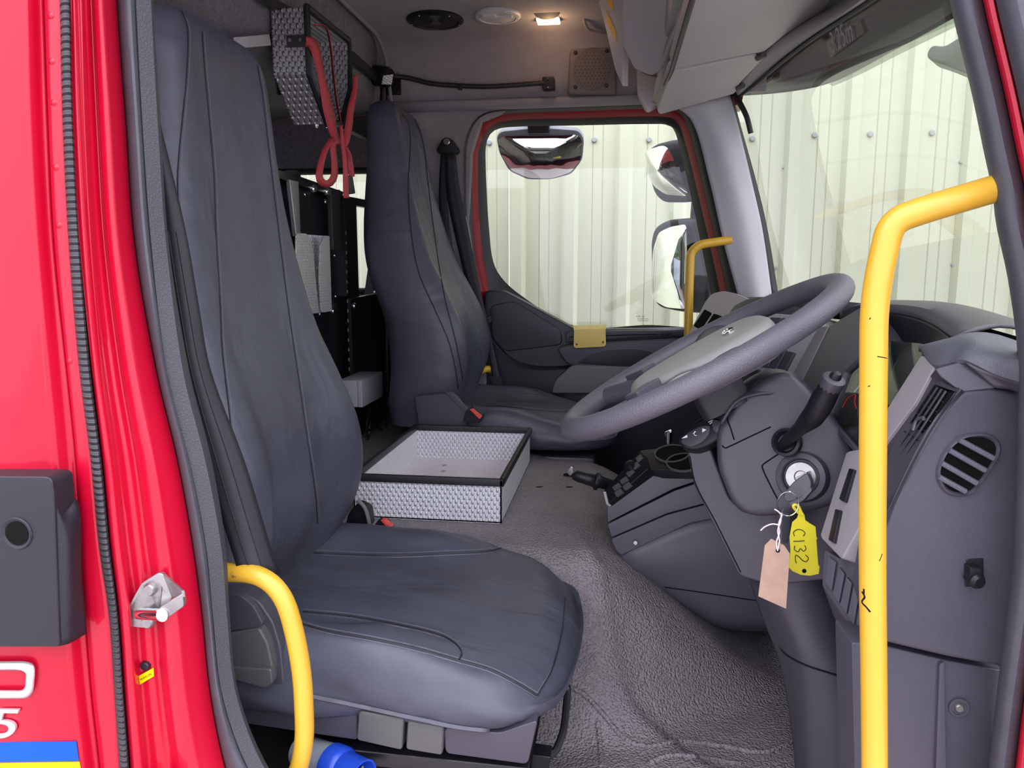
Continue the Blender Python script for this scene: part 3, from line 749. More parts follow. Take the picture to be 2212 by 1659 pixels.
slab('body', rnd([(1006, 888), (1020, 878), (1046, 896), (1036, 914), (1000, 912)], 3), PY(1.385), .02, 'plastic_black', b2, .002)
slab('release_button', rnd([(1014, 884), (1022, 882), (1042, 898), (1036, 906)], 2), PY(1.383), .006, 'buckle_red', b2, .001)

p2 = thing('seat_belt', 'black belt running from the far pillar anchor down past the passenger seat', 'seat belt', (-.5, 1.9, .5))
slab('anchor_cover', rnd([(964, 296), (976, 300), (993, 325), (986, 334), (968, 330), (950, 334), (941, 324), (955, 300)], 8), PY(1.93), .02, 'plastic_black', p2, .006)
bolt(A(965, 307, Y=1.922), (0, -1, 0), .012, 'chrome', p2)
surf('webbing', [[(960, 330, 1.90), (965, 420, 1.90), (985, 520, 1.90), (1010, 620, 1.90), (1036, 690, 1.90), (1058, 780, 1.90), (1066, 840, 1.88)], [(984, 330, 1.90), (992, 400, 1.90), (1012, 500, 1.90), (1030, 590, 1.90), (1052, 690, 1.90), (1072, 780, 1.90), (1084, 840, 1.88)]], 'belt_web', p2, 30, 4, .002)
surf('webbing', [[(952, 330, 1.915), (948, 420, 1.925), (955, 540, 1.925), (985, 800, 1.925)], [(966, 330, 1.915), (966, 420, 1.925), (972, 540, 1.925), (1000, 800, 1.925)]], 'belt_web', p2, 20, 4, .002)
slab('tongue', rnd([(1034, 690), (1060, 682), (1062, 696), (1050, 702), (1052, 716), (1044, 722), (1036, 706)], 3), PY(1.89), .012, 'plastic_black', p2, .002)
slab('stitched_end', rnd([(1058, 812), (1082, 814), (1086, 834), (1064, 834)], 3), PY(1.875), .006, 'stitch', p2, .002)
# ------------------------------------------------------------------ yellow grab rails
def rail(name, label, pts, r, fil, plates=()):
    t = thing(name, label, 'grab rail', P3(pts[-1]), 'yellow grab rails')
    tube('bar', bend(pts, fil, 12), r, 'yellow_paint', t, 18)
    for p, n in plates:
        lathe('end_collar', [(r * 1.15, -.004), (r * 1.15, .008)], P3(p), n, 'rubber_black', t, 16)
    return t
r1_ = rail('grab_rail', 'tall yellow grab rail in front of the dashboard end', [(2175, 400, .085), (2000, 452, .08), (1925, 478, .08), (1888, 640, .08), (1886, 900, .08), (1884, 1200, .08), (1888, 1480, .08), (1890, 1800, .08)], .0132, .085)
r2_ = rail('grab_rail', 'short yellow grab rail below the door pillar beside the driver cushion', [(430, 1235, .135), (600, 1238, .12), (652, 1420, .12), (662, 1659, .12), (560, 1790, .14)], .0118, .075)
r3_ = rail('grab_rail', 'yellow grab rail on the far windscreen pillar', [(1580, 518, 1.945), (1512, 528, 1.93), (1492, 545, 1.93), (1489, 620, 1.93), (1486, 760, 1.93)], .0145, .06)
# chipped paint on the tall rail
for q in ([(1862, 1278), (1868, 1290), (1862, 1300), (1872, 1312), (1880, 1322)], [(1866, 1272), (1866, 1284)], [(1906, 1196), (1900, 1212)], [(1875, 835), (1880, 833)], [(1895, 770), (1917, 774)], [(1878, 690), (1881, 686)]):
    seam('paint_chip', q, r1_.children[0], .0012 if q[0][1] > 1250 else .0006, 'ink', r1_, step=3, lift=-.4)
y4 = tube('bar', [(1030, 805, 1.88), (1052, 797, 1.90), (1062, 800, 1.92)], .012, 'yellow_paint', thing('grab_rail', 'end of a yellow grab rail peeping out behind the passenger backrest', 'grab rail', A(1045, 800, Y=1.9), 'yellow grab rails'), 12, 8)

# ------------------------------------------------------------------ steering wheel and column
SW = V(.1186, .445, .7165); AL = .5186; RO = -.0192
u_ = V(math.cos(AL), 0, math.sin(AL)); w_ = V(0, 1, 0) * math.cos(RO) + u_.cross(V(0, 1, 0)) * math.sin(RO); nn = u_.cross(w_)
if nn.z < 0: nn = -nn          # points up at the driver
Rw, rw = .2157, .0182
def wp(a, b, h=0.0): return SW + u_ * a + w_ * b + nn * h      # a forward-up, b across, h towards driver
st = thing('steering_wheel', 'large grey-black steering wheel tilted in front of the driver seat', 'steering wheel', SW)
rows = []
for i in range(96):
    t = 2 * math.pi * i / 96; d = u_ * math.cos(t) + w_ * math.sin(t)
    rows.append([SW + d * (Rw + rw * math.cos(s)) + nn * (rw * .92 * math.sin(s)) for s in [2 * math.pi * k / 16 for k in range(16)]])
v, f = grid(rows, True, True); rim = mesh('rim', v, f, 'rim_leather' if 'rim_leather' in M else 'plastic_dark', st, 80)
def pad(name, outline, h0, h1, m, bev, parent=st):
    return prism(name, [wp(a, b, h0) for a, b in outline], nn, h0 - h1, m, parent, bev, 5)
# hub cover: rounded trapezoid, wide at the top
hub = rnd([(.105, -.095), (.118, 0), (.105, .095), (.02, .112), (-.10, .062), (-.118, 0), (-.10, -.062), (.02, -.112)], .05, 5)
hb = pad('hub_cover', hub, .012, -.026, 'trim_hub', .020)
pad('hub_underside', [(a * .93, b * .90) for a, b in hub], -.020, -.040, 'plastic_dark', .012)
pad('hub_boss', rnd([(.038, -.038), (.038, .038), (-.038, .038), (-.038, -.038)], .02), -.03, -.085, 'rubber_black', .004)
# spokes
def spoke(a0, b0, a1, b1, w0, w1):
    pa, pb_ = wp(a0, b0, -.012), wp(a1, b1, -.002); d = (pb_ - pa); sd = d.cross(nn).normalized()
    rows = []
    for i in range(9):
        t = i / 8; c = pa.lerp(pb_, t); ww = w0 + (w1 - w0) * smooth(0, 1, t) ; th = .014
        rows.append([c + sd * (ww * math.cos(s)) + nn * (th * math.sin(s)) for s in [2 * math.pi * k / 14 for k in range(14)]])
    v, f = grid(rows, closed_u=True); return mesh('spoke', v, f, 'plastic_dark', st, 60)
for s in (-1, 1):
    spoke(.03, .09 * s, .045, .212 * s, .042, .030)
    spoke(-.07, .06 * s, -.165, .135 * s, .030, .020)
    o = pad('spoke_insert', rnd([(-.085, .085 * s), (-.062, .098 * s), (-.098, .128 * s), (-.118, .112 * s)], .004), .014, -.02, 'plastic_smooth', .003)
lathe('emblem', [(.024, -.002), (.024, .002), (.020, .003), (.019, .0015), (.004, .0015)], wp(.055, 0, .0122), nn, 'chrome', st, 24, 1.0, .42, w_)
seam('emblem_bar', [(1434, 764), (1448, 759), (1462, 752), (1478, 742)], hb, .0022, 'chrome', st, step=3, lift=.8)
for q in ([(1372, 862), (1420, 838), (1470, 806), (1520, 790), (1560, 770)], [(1380, 872), (1430, 846), (1480, 816), (1530, 800)]):
    seam('pad_crease', q, hb, .0016, 'hub_dark', st, step=4)
# column
col = thing('steering_column', 'dark grey steering column shroud with stalks and ignition', 'steering column', (.25, .42, .3))
cow = PY(.385, -.25, .12, .24, .58)
uc = slab('upper_cowl', rnd([(1545, 930), (1590, 862), (1650, 812), (1700, 800), (1745, 838), (1790, 890), (1836, 948), (1856, 1010), (1838, 1066), (1798, 1094), (1740, 1110), (1640, 1119), (1602, 1110), (1576, 1082), (1548, 1010)], 22), cow, .15, 'plastic_smooth', col, .028, 5)
surf('cowl_crown', [[(1555, 915, .40), (1590, 866, .40), (1640, 850, .40), (1700, 852, .40), (1745, 880, .40), (1768, 905, .40)], [(1560, 890, .44), (1590, 840, .45), (1640, 812, .45), (1690, 806, .45), (1740, 836, .45), (1780, 880, .43)], [(1565, 880, .50), (1600, 830, .52), (1650, 800, .52), (1690, 798, .52), (1740, 826, .52), (1790, 880, .50)]], 'plastic_smooth', col, 24, 12, .004)
seam('split_line', [(1560, 962), (1566, 968), (1574, 965), (1610, 948), (1665, 922)], uc, .0011, 'ink', col, step=5)
seam('split_line', [(1770, 905), (1720, 950), (1700, 968), (1650, 1002), (1646, 1008), (1665, 1050), (1682, 1082)], uc, .0011, 'ink', col, step=5)
seam('split_line', [(1590, 880), (1572, 900), (1580, 930), (1586, 950)], uc, .0011, 'ink', col, step=5)
# ignition barrel
ig = RC(1733, 1030, uc); ip, inn = ig
ax = (V(-.42, -.88, .22)).normalized()
lathe('ignition_collar', [(.036, -.03), (.036, .004), (.033, .012), (.026, .014), (.0235, .006)], ip, ax, 'plastic_smooth', col, 36)
ib = lathe('ignition_barrel', [(.0222, -.01), (.0222, .009), (.020, .011), (.009, .011), (.008, .008), (.004, .008)], ip, ax, 'steel', col, 36)
# lower shroud and boot
ls = slab('lower_shroud', rnd([(1484, 975), (1533, 966), (1574, 1075), (1604, 1104), (1640, 1112), (1745, 1100), (1800, 1086), (1812, 1160), (1790, 1252), (1700, 1262), (1640, 1258), (1596, 1244), (1540, 1132), (1500, 1052)], 10), PY(.42, -.25, 0, .22, .5), .14, 'plastic_smooth', col, .012, 4)
seam('shroud_screw_line', [(1490, 985), (1503, 1046), (1545, 1126), (1600, 1236)], ls, .001, 'ink', col, step=10)
bt = surf('column_boot', [[(1618, 1250, .50), (1645, 1330, .50), (1680, 1420, .50), (1698, 1500, .50), (1712, 1600, .50), (1722, 1720, .50)],
                          [(1650, 1254, .44), (1690, 1330, .43), (1725, 1420, .42), (1738, 1500, .42), (1745, 1600, .42), (1752, 1720, .42)],
                          [(1740, 1240, .42), (1770, 1320, .42), (1800, 1420, .41), (1820, 1500, .41), (1830, 1600, .41), (1836, 1720, .41)],
                          [(1795, 1230, .44), (1830, 1320, .45), (1870, 1420, .45), (1900, 1500, .46), (1920, 1600, .48), (1930, 1720, .48)]], 'plastic_smooth', col, 40, 30, .02)
seam('boot_crease', [(1682, 1392), (1696, 1412), (1740, 1436), (1800, 1456), (1845, 1470)], bt, .0016, 'plastic_black', col, step=8)
# stalks
lst = thing('indicator_stalk', 'black indicator stalk with white arrow marks left of the column', 'stalk', A(1515, 935, Y=.46))
hd = slab('paddle', rnd([(1462, 950), (1478, 928), (1510, 903), (1535, 898), (1556, 905), (1566, 925), (1556, 945), (1530, 962), (1500, 972), (1474, 968)], 10), plane(A(1515, 935, Y=.43), (-.35, -.8, .45)), .024, 'plastic_black', lst, .006, 4)
slab('switch_face', rnd([(1468, 955), (1486, 934), (1512, 920), (1534, 918), (1532, 938), (1515, 956), (1490, 966)], 8), plane(A(1515, 935, Y=.428), (-.35, -.8, .45)), .004, 'plastic_smooth', lst, .0015)
slab('switch_face', rnd([(1536, 905), (1556, 908), (1562, 922), (1550, 936), (1540, 930)], 5), plane(A(1515, 935, Y=.427), (-.35, -.8, .45)), .004, 'plastic_smooth', lst, .0015)
mk = plane(A(1515, 935, Y=.4265), (-.35, -.8, .45))
slab('arrow_mark', [(1472, 947), (1484, 939), (1485, 945)], mk, .0005, 'ink_white', lst)
slab('arrow_mark', [(1517, 925), (1526, 928), (1517, 934)], mk, .0005, 'ink_white', lst)
for q in ([(1497, 937), (1503, 932), (1500, 932)], [(1500, 933), (1500, 940), (1505, 941)], [(1530, 912), (1539, 908)], [(1533, 916), (1538, 912)]):
    tube('arrow_mark', [AP(*p, mk) for p in q], .0006, 'ink_white', lst, 5)
tube('arm', [A(1550, 945, Y=.45), A(1580, 960, Y=.47), A(1600, 965, Y=.48)], [.012, .012, .014], 'plastic_black', lst, 10)
rst = thing('wiper_stalk', 'long black control stalk on the door side of the column', 'stalk', A(1700, 955, Y=.36))
lathe('socket', [(.020, -.012), (.020, .001), (.016, .002), (.012, -.004)], A(1697, 955, Y=.374), (-.5, -.8, .3), 'plastic_black', rst, 20)
pp = [A(1690, 965, Y=.385), A(1712, 940, Y=.35), A(1740, 915, Y=.32), A(1762, 892, Y=.30), A(1785, 850, Y=.285), A(1800, 822, Y=.275)]
rr_ = [.008, .0085, .0095, .0145, .0155, .0135]
P_ = crs(pp, 24); tt = [i / 23 for i in range(24)]
RR = [rr_[min(4, int(t * 5))] + (rr_[min(5, int(t * 5) + 1)] - rr_[min(4, int(t * 5))]) * (t * 5 - min(4, int(t * 5))) for t in tt]
v, f = tube_vf(P_, RR, 14); mesh('lever', v, f, 'plastic_black', rst, 50)
dd = (P_[-1] - P_[-3]).normalized()
lathe('end_cap', [(.0138, -.012), (.0150, -.004), (.0145, .003), (.009, .005)], P_[-1], dd, 'plastic_smooth', rst, 14)
lathe('end_button', [(.0075, 0), (.0075, .006), (.005, .010), (.001, .0112)], P_[-1] + dd * .002, dd, 'plastic_black', rst, 14)

# ------------------------------------------------------------------ keys and tags
ky = thing('ignition_key', 'grey-headed key turned in the ignition, with a wire ring', 'key', A(1735, 1045, Y=.33))
kp = plane(A(1730, 1050, Y=.335), (-.5, -.85, .1))
slab('key_head', rnd([(1692, 1068), (1712, 1042), (1742, 1020), (1752, 1040), (1752, 1056), (1730, 1076), (1704, 1086), (1692, 1080)], 10), kp, .011, 'key_grey', ky, .004, 4)
slab('key_edge', rnd([(1704, 1086), (1730, 1074), (1752, 1052), (1754, 1060), (1734, 1082), (1710, 1094)], 3), kp, .013, 'key_grey', ky, .002)
slab('blade', [(1718, 1032), (1742, 1020), (1748, 1036), (1726, 1050)], plane(A(1735, 1035, Y=.35), (-.5, -.85, .1)), .02, 'steel', ky, .001)
ring_c = (1702, 1088)
rp = PY(.325)
tube('wire_ring', [AP(1702 + 23 * math.cos(a), 1088 + 26 * math.sin(a), rp) for a in [2 * math.pi * k / 28 for k in range(29)]], .0009, 'chrome', ky, 6)
k2 = slab('spare_key', rnd([(1690, 1098), (1702, 1092), (1710, 1100), (1708, 1150), (1702, 1176), (1686, 1172), (1686, 1130)], 7), PY(.318, .25), .010, 'key_grey', None, .004, 4)
tag(k2, 'second grey key head hanging on the ring between the two tags', 'key')
tt1 = thing('key_tag', 'yellow plastic key tag hanging from the ring with C132 written in ink', 'tag', A(1738, 1240, Y=.32))
tp = PY(.32, .06, .05)
ty = slab('plate', [(1712, 1128), (1722, 1120), (1726, 1108), (1738, 1112), (1740, 1124), (1752, 1132), (1762, 1138), (1764, 1160), (1766, 1164), (1764, 1166), (1768, 1220), (1771, 1224), (1769, 1240), (1750, 1244), (1730, 1242), (1712, 1234), (1704, 1226), (1708, 1190), (1706, 1160)], tp, .0016, 'tag_yellow', tt1, .0004, 1)
tube('loop', [AP(x, y, tp) for x, y in ((1730, 1112), (1716, 1098), (1714, 1092), (1720, 1090), (1726, 1096), (1730, 1106), (1734, 1112))], .0022, 'tag_yellow', tt1, 8, 24)
lathe('hole', [(.0030, 0), (.0030, .0004)], AP(1737, 1233, tp) + V(0, -.0004, 0), tp[1] if tp[1].y < 0 else -tp[1], 'ink', tt1, 12)
ik = (tp[0] + V(0, -.0008, 0), tp[1])
for q in ([(1735, 1158), (1739, 1152), (1732, 1145), (1722, 1144), (1714, 1150), (1716, 1158)], [(1738, 1168), (1725, 1169), (1714, 1169)], [(1738, 1178), (1741, 1185), (1736, 1191), (1729, 1185), (1724, 1192), (1716, 1187), (1717, 1179)], [(1740, 1199), (1746, 1205), (1742, 1213), (1734, 1211), (1726, 1203), (1719, 1199), (1718, 1208), (1720, 1217)]):
    tube('handwriting', [AP(*p, ik) for p in q], .0005, 'ink', ty, 5, 24)
tt2 = thing('key_tag', 'blank brown cardboard luggage tag tied on with white string', 'tag', A(1670, 1310, Y=.315))
cp_ = PY(.315, -.1, .05)
slab('card', [(1652, 1178), (1666, 1164), (1694, 1178), (1706, 1196), (1698, 1315), (1638, 1288)], cp_, .0009, 'tag_card', tt2, 0)
lathe('hole', [(.0028, 0), (.0028, .0004)], AP(1680, 1189, cp_) + V(0, -.0004, 0), V(0, -1, 0), 'ink', tt2, 12)
for q in ([(1680, 1190), (1677, 1172), (1684, 1150), (1682, 1132), (1690, 1112)], [(1680, 1188), (1684, 1168), (1680, 1146), (1686, 1128), (1688, 1108)], [(1683, 1134), (1668, 1132), (1652, 1138), (1643, 1146)], [(1686, 1110), (1680, 1104), (1673, 1100)]):
    tube('string', [AP(x, y, (cp_[0] + V(0, -.002, 0), cp_[1])) for x, y in q], .0010, 'string_white', tt2, 6, 16)
# ------------------------------------------------------------------ dashboard
dh = thing('dashboard', 'dark grey moulded dashboard with switches, vents and instrument hood', 'dashboard', (.45, .6, .3))
D0 = V(.343, .13, .723); Dn = V(-.159, 0, .05).normalized(); DP = (D0, Dn)
def Doff(h): return (D0 + Dn * h, Dn)
# solid core so nothing shows through
rbox('core', (.40, .17, .20), (.60, 1.95, .70), 'plastic_black', dh, .01)
# end panel facing the door opening
EP = PY(.125, 0.03, .03, .35, .6)
ep = slab('end_panel', rnd([(2081, 846), (2148, 838), (2214, 852), (2212, 1000), (2205, 1200), (2192, 1330), (2172, 1442), (2050, 1420), (1905, 1386), (1880, 1300), (1900, 1180), (1931, 1084), (1975, 987), (2018, 910)], 14), EP, .06, 'plastic_dark', dh, .008, 4)
lo = slab('lower_end_panel', rnd([(1840, 1388), (1906, 1394), (2050, 1428), (2172, 1450), (2150, 1659), (2120, 1800), (1850, 1800)], 6), PY(.13, 0.03, .03, .35, .4), .06, 'plastic_dark', dh, .006, 3)
slab('lower_face_step', rnd([(2030, 1436), (2040, 1430), (2044, 1659), (2046, 1800), (2024, 1800), (2022, 1659)], 4), PY(.124, 0, .03, .35, .4), .01, 'plastic_dark', dh, .004)
fr = lathe('screw_recess', [(.0105, .0), (.0105, .0015), (.0085, .0015), (.0075, -.002)], A(2071, 1528, Y=.128), (0, -1, 0), 'plastic_dark', dh, 24)
bolt(A(2071, 1528, Y=.127), (0, -1, 0), .005, 'steel', dh, 'screw')
# oval demister vent
ov = rnd([(2060, 960), (2085, 945), (2125, 942), (2152, 958), (2150, 985), (2120, 1030), (2095, 1062), (2062, 1064), (2040, 1052), (2028, 1020), (2040, 985)], 14)
ocx, ocy = 2092, 1003
def sc_(poly, k): return [(ocx + (x - ocx) * k, ocy + (y - ocy) * k) for x, y in poly]
def fr_ring(name, pa, ha, pb, hb, m, parent, n=64, plq=EP, mid=None):
    nq = plq[1] if plq[1].dot(CAM - plq[0]) > 0 else -plq[1]
    ra = lin([AP(x, y, plq) + nq * ha for x, y in pa + [pa[0]]], n + 1)[:-1]; rb = lin([AP(x, y, plq) + nq * hb for x, y in pb + [pb[0]]], n + 1)[:-1]
    rw_ = [ra] + ([[p.lerp(q, .5) + nq * mid for p, q in zip(ra, rb)]] if mid is not None else []) + [rb]
    cols = [crs([r[i] for r in rw_], 6) for i in range(n)]
    v, f = grid([[c[j] for c in cols] for j in range(6)], closed_u=True); return mesh(name, v, f, m, parent, 50)
vt = slab('side_vent', sc_(ov, 1.0), (EP[0] + V(0, -.0006, 0), EP[1]), .002, 'ink', dh)
fr_ring('vent_rim', sc_(ov, 1.16), .0005, sc_(ov, .99), .0015, 'plastic_dark', vt, mid=.004)
for a, b in (((2072, 950), (2146, 990)), ((2050, 972), (2128, 1016)), ((2034, 1000), (2110, 1044)), ((2028, 1030), (2086, 1062))):
    tube('slat', [A(a[0], a[1], Y=.121), A(b[0], b[1], Y=.119)], .0030, 'plastic_grey_blue', vt, 8)
# small latch on the end panel
lt = slab('latch_plate', rnd([(2088, 1208), (2125, 1206), (2126, 1266), (2084, 1268)], 4), (EP[0] + V(0, -.001, 0), EP[1]), .003, 'plastic_black', dh, .001)
slab('latch_block', rnd([(2096, 1226), (2122, 1228), (2122, 1252), (2096, 1250)], 3), (EP[0] + V(0, -.014, 0), EP[1]), .014, 'plastic_black', lt, .003)
lathe('latch_stop', [(.0075, -.012), (.0085, .0), (.006, .004), (.003, .004)], A(2112, 1256, Y=.108), (.25, -1, -.1), 'plastic_black', lt, 16)
# bezel round the face vent, turning the corner to the driver
bz = surf('vent_bezel', [[(2056, 840, .148), (2004, 922, .148), (1950, 1008, .148), (1910, 1084, .148), (1868, 1160, .148)],
                         [(2064, 836, .135), (2010, 920, .135), (1968, 990, .135), (1920, 1082, .135), (1880, 1160, .135)],
                         [(2076, 840, .122), (2022, 912, .122), (1977, 992, .122), (1931, 1090, .122), (1885, 1190, .122)],
                         [(2082, 846, .130), (2026, 916, .130), (1982, 995, .130), (1935, 1094, .130), (1890, 1196, .130)]], 'plastic_smooth', dh, 30, 16, .004)
slab('bezel_top', rnd([(2020, 796), (2080, 780), (2150, 820), (2152, 838), (2082, 846), (2064, 838), (2030, 812)], 6), PY(.132, -.2, .4, .35, .72), .03, 'plastic_smooth', dh, .005)
vf = slab('face_vent', rnd([(2018, 834), (2050, 848), (1944, 1014), (1915, 990)], 3), Doff(.004), .003, 'ink', dh)
for t in (.22, .5, .78):
    a = (2018 + 32 * t, 834 + 14 * t); b = (1915 + 29 * t, 990 + 24 * t)
    tube('slat', [AP(*a, Doff(.008)), AP(*b, Doff(.008))], .0012, 'plastic_smooth', vf, 6)
for k in range(1, 8):
    t = k / 8; a = (2018 - 103 * t, 834 + 156 * t); b = (2050 - 106 * t, 848 + 166 * t)
    tube('fin', [AP(*a, Doff(.0055)), AP(*b, Doff(.0055))], .0007, 'plastic_black', vf, 5)
tube('vent_thumb', [AP(x, y, Doff(.010)) for x, y in ((1972, 930), (1980, 908), (1994, 902), (1996, 906))], .0018, 'plastic_midgrey', vf, 6, 10)
slab('vent_surround', rnd([(2000, 822), (2026, 812), (2052, 842), (2018, 830), (1912, 988), (1946, 1016), (1930, 1046), (1880, 1060), (1900, 980)], 4), Doff(.002), .012, 'plastic_smooth', dh, .002)
# pale strip left of the vent and the instruments
slab('pale_strip', rnd([(1990, 766), (2018, 792), (1975, 872), (1918, 948), (1860, 1030), (1850, 1000), (1918, 880)], 5), Doff(.006), .02, 'trim_light_rough', dh, .004)
ic = slab('instrument_face', rnd([(1862, 730), (1992, 742), (1990, 772), (1910, 905), (1866, 990), (1788, 898), (1826, 800)], 6), Doff(-.006), .01, 'cluster_face', dh)
slab('instrument_glass', rnd([(1862, 730), (1992, 742), (1990, 772), (1910, 905), (1866, 990), (1788, 898), (1826, 800)], 6), Doff(.002), .002, 'cluster_glass', ic)
for c_, r_ in (((1950, 800), .030), ((1880, 860), .034)):
    lathe('gauge', [(r_, 0), (r_, .002), (r_ * .93, .002), (r_ * .92, .0005)], AP(*c_, Doff(-.005)), Dn, 'plastic_midgrey', ic, 30)
tube('red_mark', [AP(x, y, Doff(.003)) for x, y in ((1820, 880), (1830, 862), (1842, 854), (1848, 852), (1846, 868), (1850, 882))], .0009, 'red_print', ic, 5, 16)
tube('bottom_sill', [AP(1786, 896, Doff(.004)), AP(1866, 990, Doff(.004))], .004, 'plastic_smooth', ic, 8)
# hood over the instruments
OUT = [(1817, 675, .60), (1859, 663, .54), (1924, 663, .47), (1989, 669, .38), (2036, 684, .31), (2080, 705, .24), (2098, 720, .20)]
LIP = [(1820, 690, .59), (1859, 677, .54), (1924, 677, .46), (1975, 686, .38), (2015, 702, .31), (2052, 727, .23), (2060, 734, .20)]
INN = [(1826, 735, .60), (1862, 732, .56), (1924, 738, .49), (1960, 744, .42), (1992, 750, .35), (2020, 752, .27), (2030, 756, .23)]
def back(row, dx, dz): return [P3(q) + V(dx, 0.02, dz) for q in row]
surf('instrument_hood', [back(OUT, .16, -.03), back(OUT, .05, .004), OUT, LIP], 'plastic_smooth', dh, 40, 14, .004)
surf('hood_lining', [LIP, [tuple((a + b) / 2 for a, b in zip(p, q)) for p, q in zip(LIP, INN)], INN], 'plastic_black', dh, 40, 8, .004)
CU = [(1988, 752, .245), (2008, 743, .23), (2051, 730, .21), (2098, 719, .19), (2150, 744, .15), (2225, 780, .10)]
CL = [(1993, 764, .22), (2020, 794, .165), (2052, 788, .15), (2082, 780, .135), (2150, 810, .118), (2225, 832, .09)]
cu = crs([P3(q) for q in CU], 40); cl = crs([P3(q) for q in CL], 40)
cm = [p.lerp(q, .45) + V(-.006, -.006, .006) for p, q in zip(cu, cl)]
surf('corner_pad', [[p + V(.16, .03, -.05) for p in cu], [p + V(.03, .01, -.002) for p in cu], cu, cm, cl, [p + V(.02, .01, -.006) for p in cl]], 'plastic_grey_blue', dh, 40, 30, .006)
surf('corner_lower', [[(2082, 782, .135), (2150, 812, .12), (2215, 830, .095)], [(2150, 838, .125), (2180, 842, .12), (2215, 856, .11)]], 'plastic_smooth', dh, 10, 5, .01)
# top pad running to the windscreen
surf('top_pad', [[V(.42, .16, .745), V(.43, .4, .765), V(.43, .7, .765), V(.36, 1.0, .765), V(.30, 1.5, .745), V(.32, 1.95, .74)], [V(.60, .10, .70), V(.62, .4, .71), V(.63, .7, .715), V(.62, 1.0, .715), V(.60, 1.5, .705), V(.56, 1.95, .70)]], 'plastic_dark', dh, 30, 8, .02)
# left wall of the instrument binnacle with its pin stripe
slab('binnacle_side', rnd([(1791, 704), (1858, 664), (1868, 760), (1824, 802), (1788, 898), (1726, 838)], 4), Doff(.008), .06, 'plastic_smooth_lit', dh, .004)  # paler plastic here stands in for the light on this wall
slab('pale_trim', rnd([(1768, 706), (1789, 704), (1724, 838), (1700, 830)], 3), Doff(.010), .03, 'trim_light_rough', dh, .003)
# pod with two rocker switches, pale
pod = slab('switch_pod', rnd([(1828, 974), (1868, 968), (1872, 1110), (1817, 1209), (1770, 1160)], 8), Doff(.010), .03, 'trim_light_rough', dh, .004)
for q in ([(1834, 1011), (1844, 1014), (1824, 1085), (1812, 1078)], [(1804, 1099), (1814, 1102), (1800, 1173), (1789, 1166)]):
    slab('rocker', rnd(q, 2), Doff(.014), .01, 'plastic_black', pod, .0015)
SB = plane(A(1817, 1210, Y=.22), (-.75, -.62, .25))
sb = slab('switch_block', rnd([(1781, 1188), (1817, 1208), (1872, 1118), (1872, 1390), (1848, 1372), (1776, 1262)], 6), SB, .03, 'plastic_smooth', dh, .004)
SB2 = (SB[0] + SB[1] * .004, SB[1])
for q in ([(1789, 1202), (1806, 1214), (1796, 1276), (1782, 1258)], [(1812, 1225), (1824, 1240), (1812, 1302), (1799, 1284)], [(1828, 1246), (1840, 1260), (1828, 1326), (1815, 1306)], [(1844, 1264), (1856, 1280), (1844, 1350), (1831, 1330)], [(1838, 1160), (1850, 1164), (1848, 1240), (1832, 1228)]):
    slab('rocker', rnd(q, 2), SB2, .008, 'plastic_dark', sb, .002)
surf('under_skirt', [[(1776, 1262, .26), (1846, 1372, .20), (1860, 1400, .15)], [(1800, 1330, .30), (1850, 1440, .24), (1870, 1560, .16)]], 'plastic_smooth', dh, 10, 6, .01)
# centre panel turned towards the driver
CP = plane(A(1650, 740, Y=.86), (-.75, -.42, .45))
cpn = slab('centre_panel', rnd([(1600, 672), (1730, 680), (1778, 704), (1716, 836), (1640, 800), (1560, 760)], 8), CP, .05, 'trim_light_rough', dh, .005)
CP2 = (CP[0] + CP[1] * .006, CP[1])
def par(o, a, b): return [o, (o[0] + a[0], o[1] + a[1]), (o[0] + a[0] + b[0], o[1] + a[1] + b[1]), (o[0] + b[0], o[1] + b[1])]
for o in ((1607, 684), (1632, 683), (1664, 685), (1690, 686), (1714, 690), (1582, 735), (1606, 736), (1648, 748)):
    slab('rocker_switch', rnd(par(o, (23, 1), (-16, 38)), 2), CP2, .012, 'plastic_smooth', cpn, .002)
for o in ((1702, 758), (1684, 752), (1666, 748)):
    slab('rocker_switch', rnd(par(o, (14, 3), (-22, 42)), 2), CP2, .012, 'plastic_smooth', cpn, .002)
slab('red_symbol', [(1600, 704), (1608, 703), (1605, 714), (1597, 713)], (CP[0] + CP[1] * .0065, CP[1]), .001, 'red_print', cpn)
# passenger side of the dash
px_ = plane(A(1540, 660, Y=1.25), (-.9, -.25, .35))
pb_ = slab('passenger_pad', rnd([(1490, 715), (1524, 650), (1538, 633), (1562, 628), (1588, 633), (1614, 644), (1734, 668), (1740, 700), (1600, 720), (1560, 770), (1480, 760)], 8), px_, .25, 'trim_light', dh, .012)
slab('vent_opening', rnd([(1522, 668), (1536, 676), (1512, 712), (1498, 704)], 3), (px_[0] + px_[1] * .003, px_[1]), .004, 'ink', dh)
slab('vent_opening', rnd([(1542, 677), (1562, 684), (1536, 720), (1518, 714)], 3), (px_[0] + px_[1] * .003, px_[1]), .004, 'ink', dh)
slab('dark_top', rnd([(1614, 646), (1640, 642), (1740, 668), (1738, 684), (1602, 672), (1566, 690), (1586, 660)], 5), (px_[0] + px_[1] * .006, px_[1]), .04, 'plastic_smooth', dh, .005)
# lower passenger dash, mostly in shade
rbox('lower_dash', (.30, .78, .28), (.55, 1.95, .66), 'plastic_smooth', dh, .04, 4)

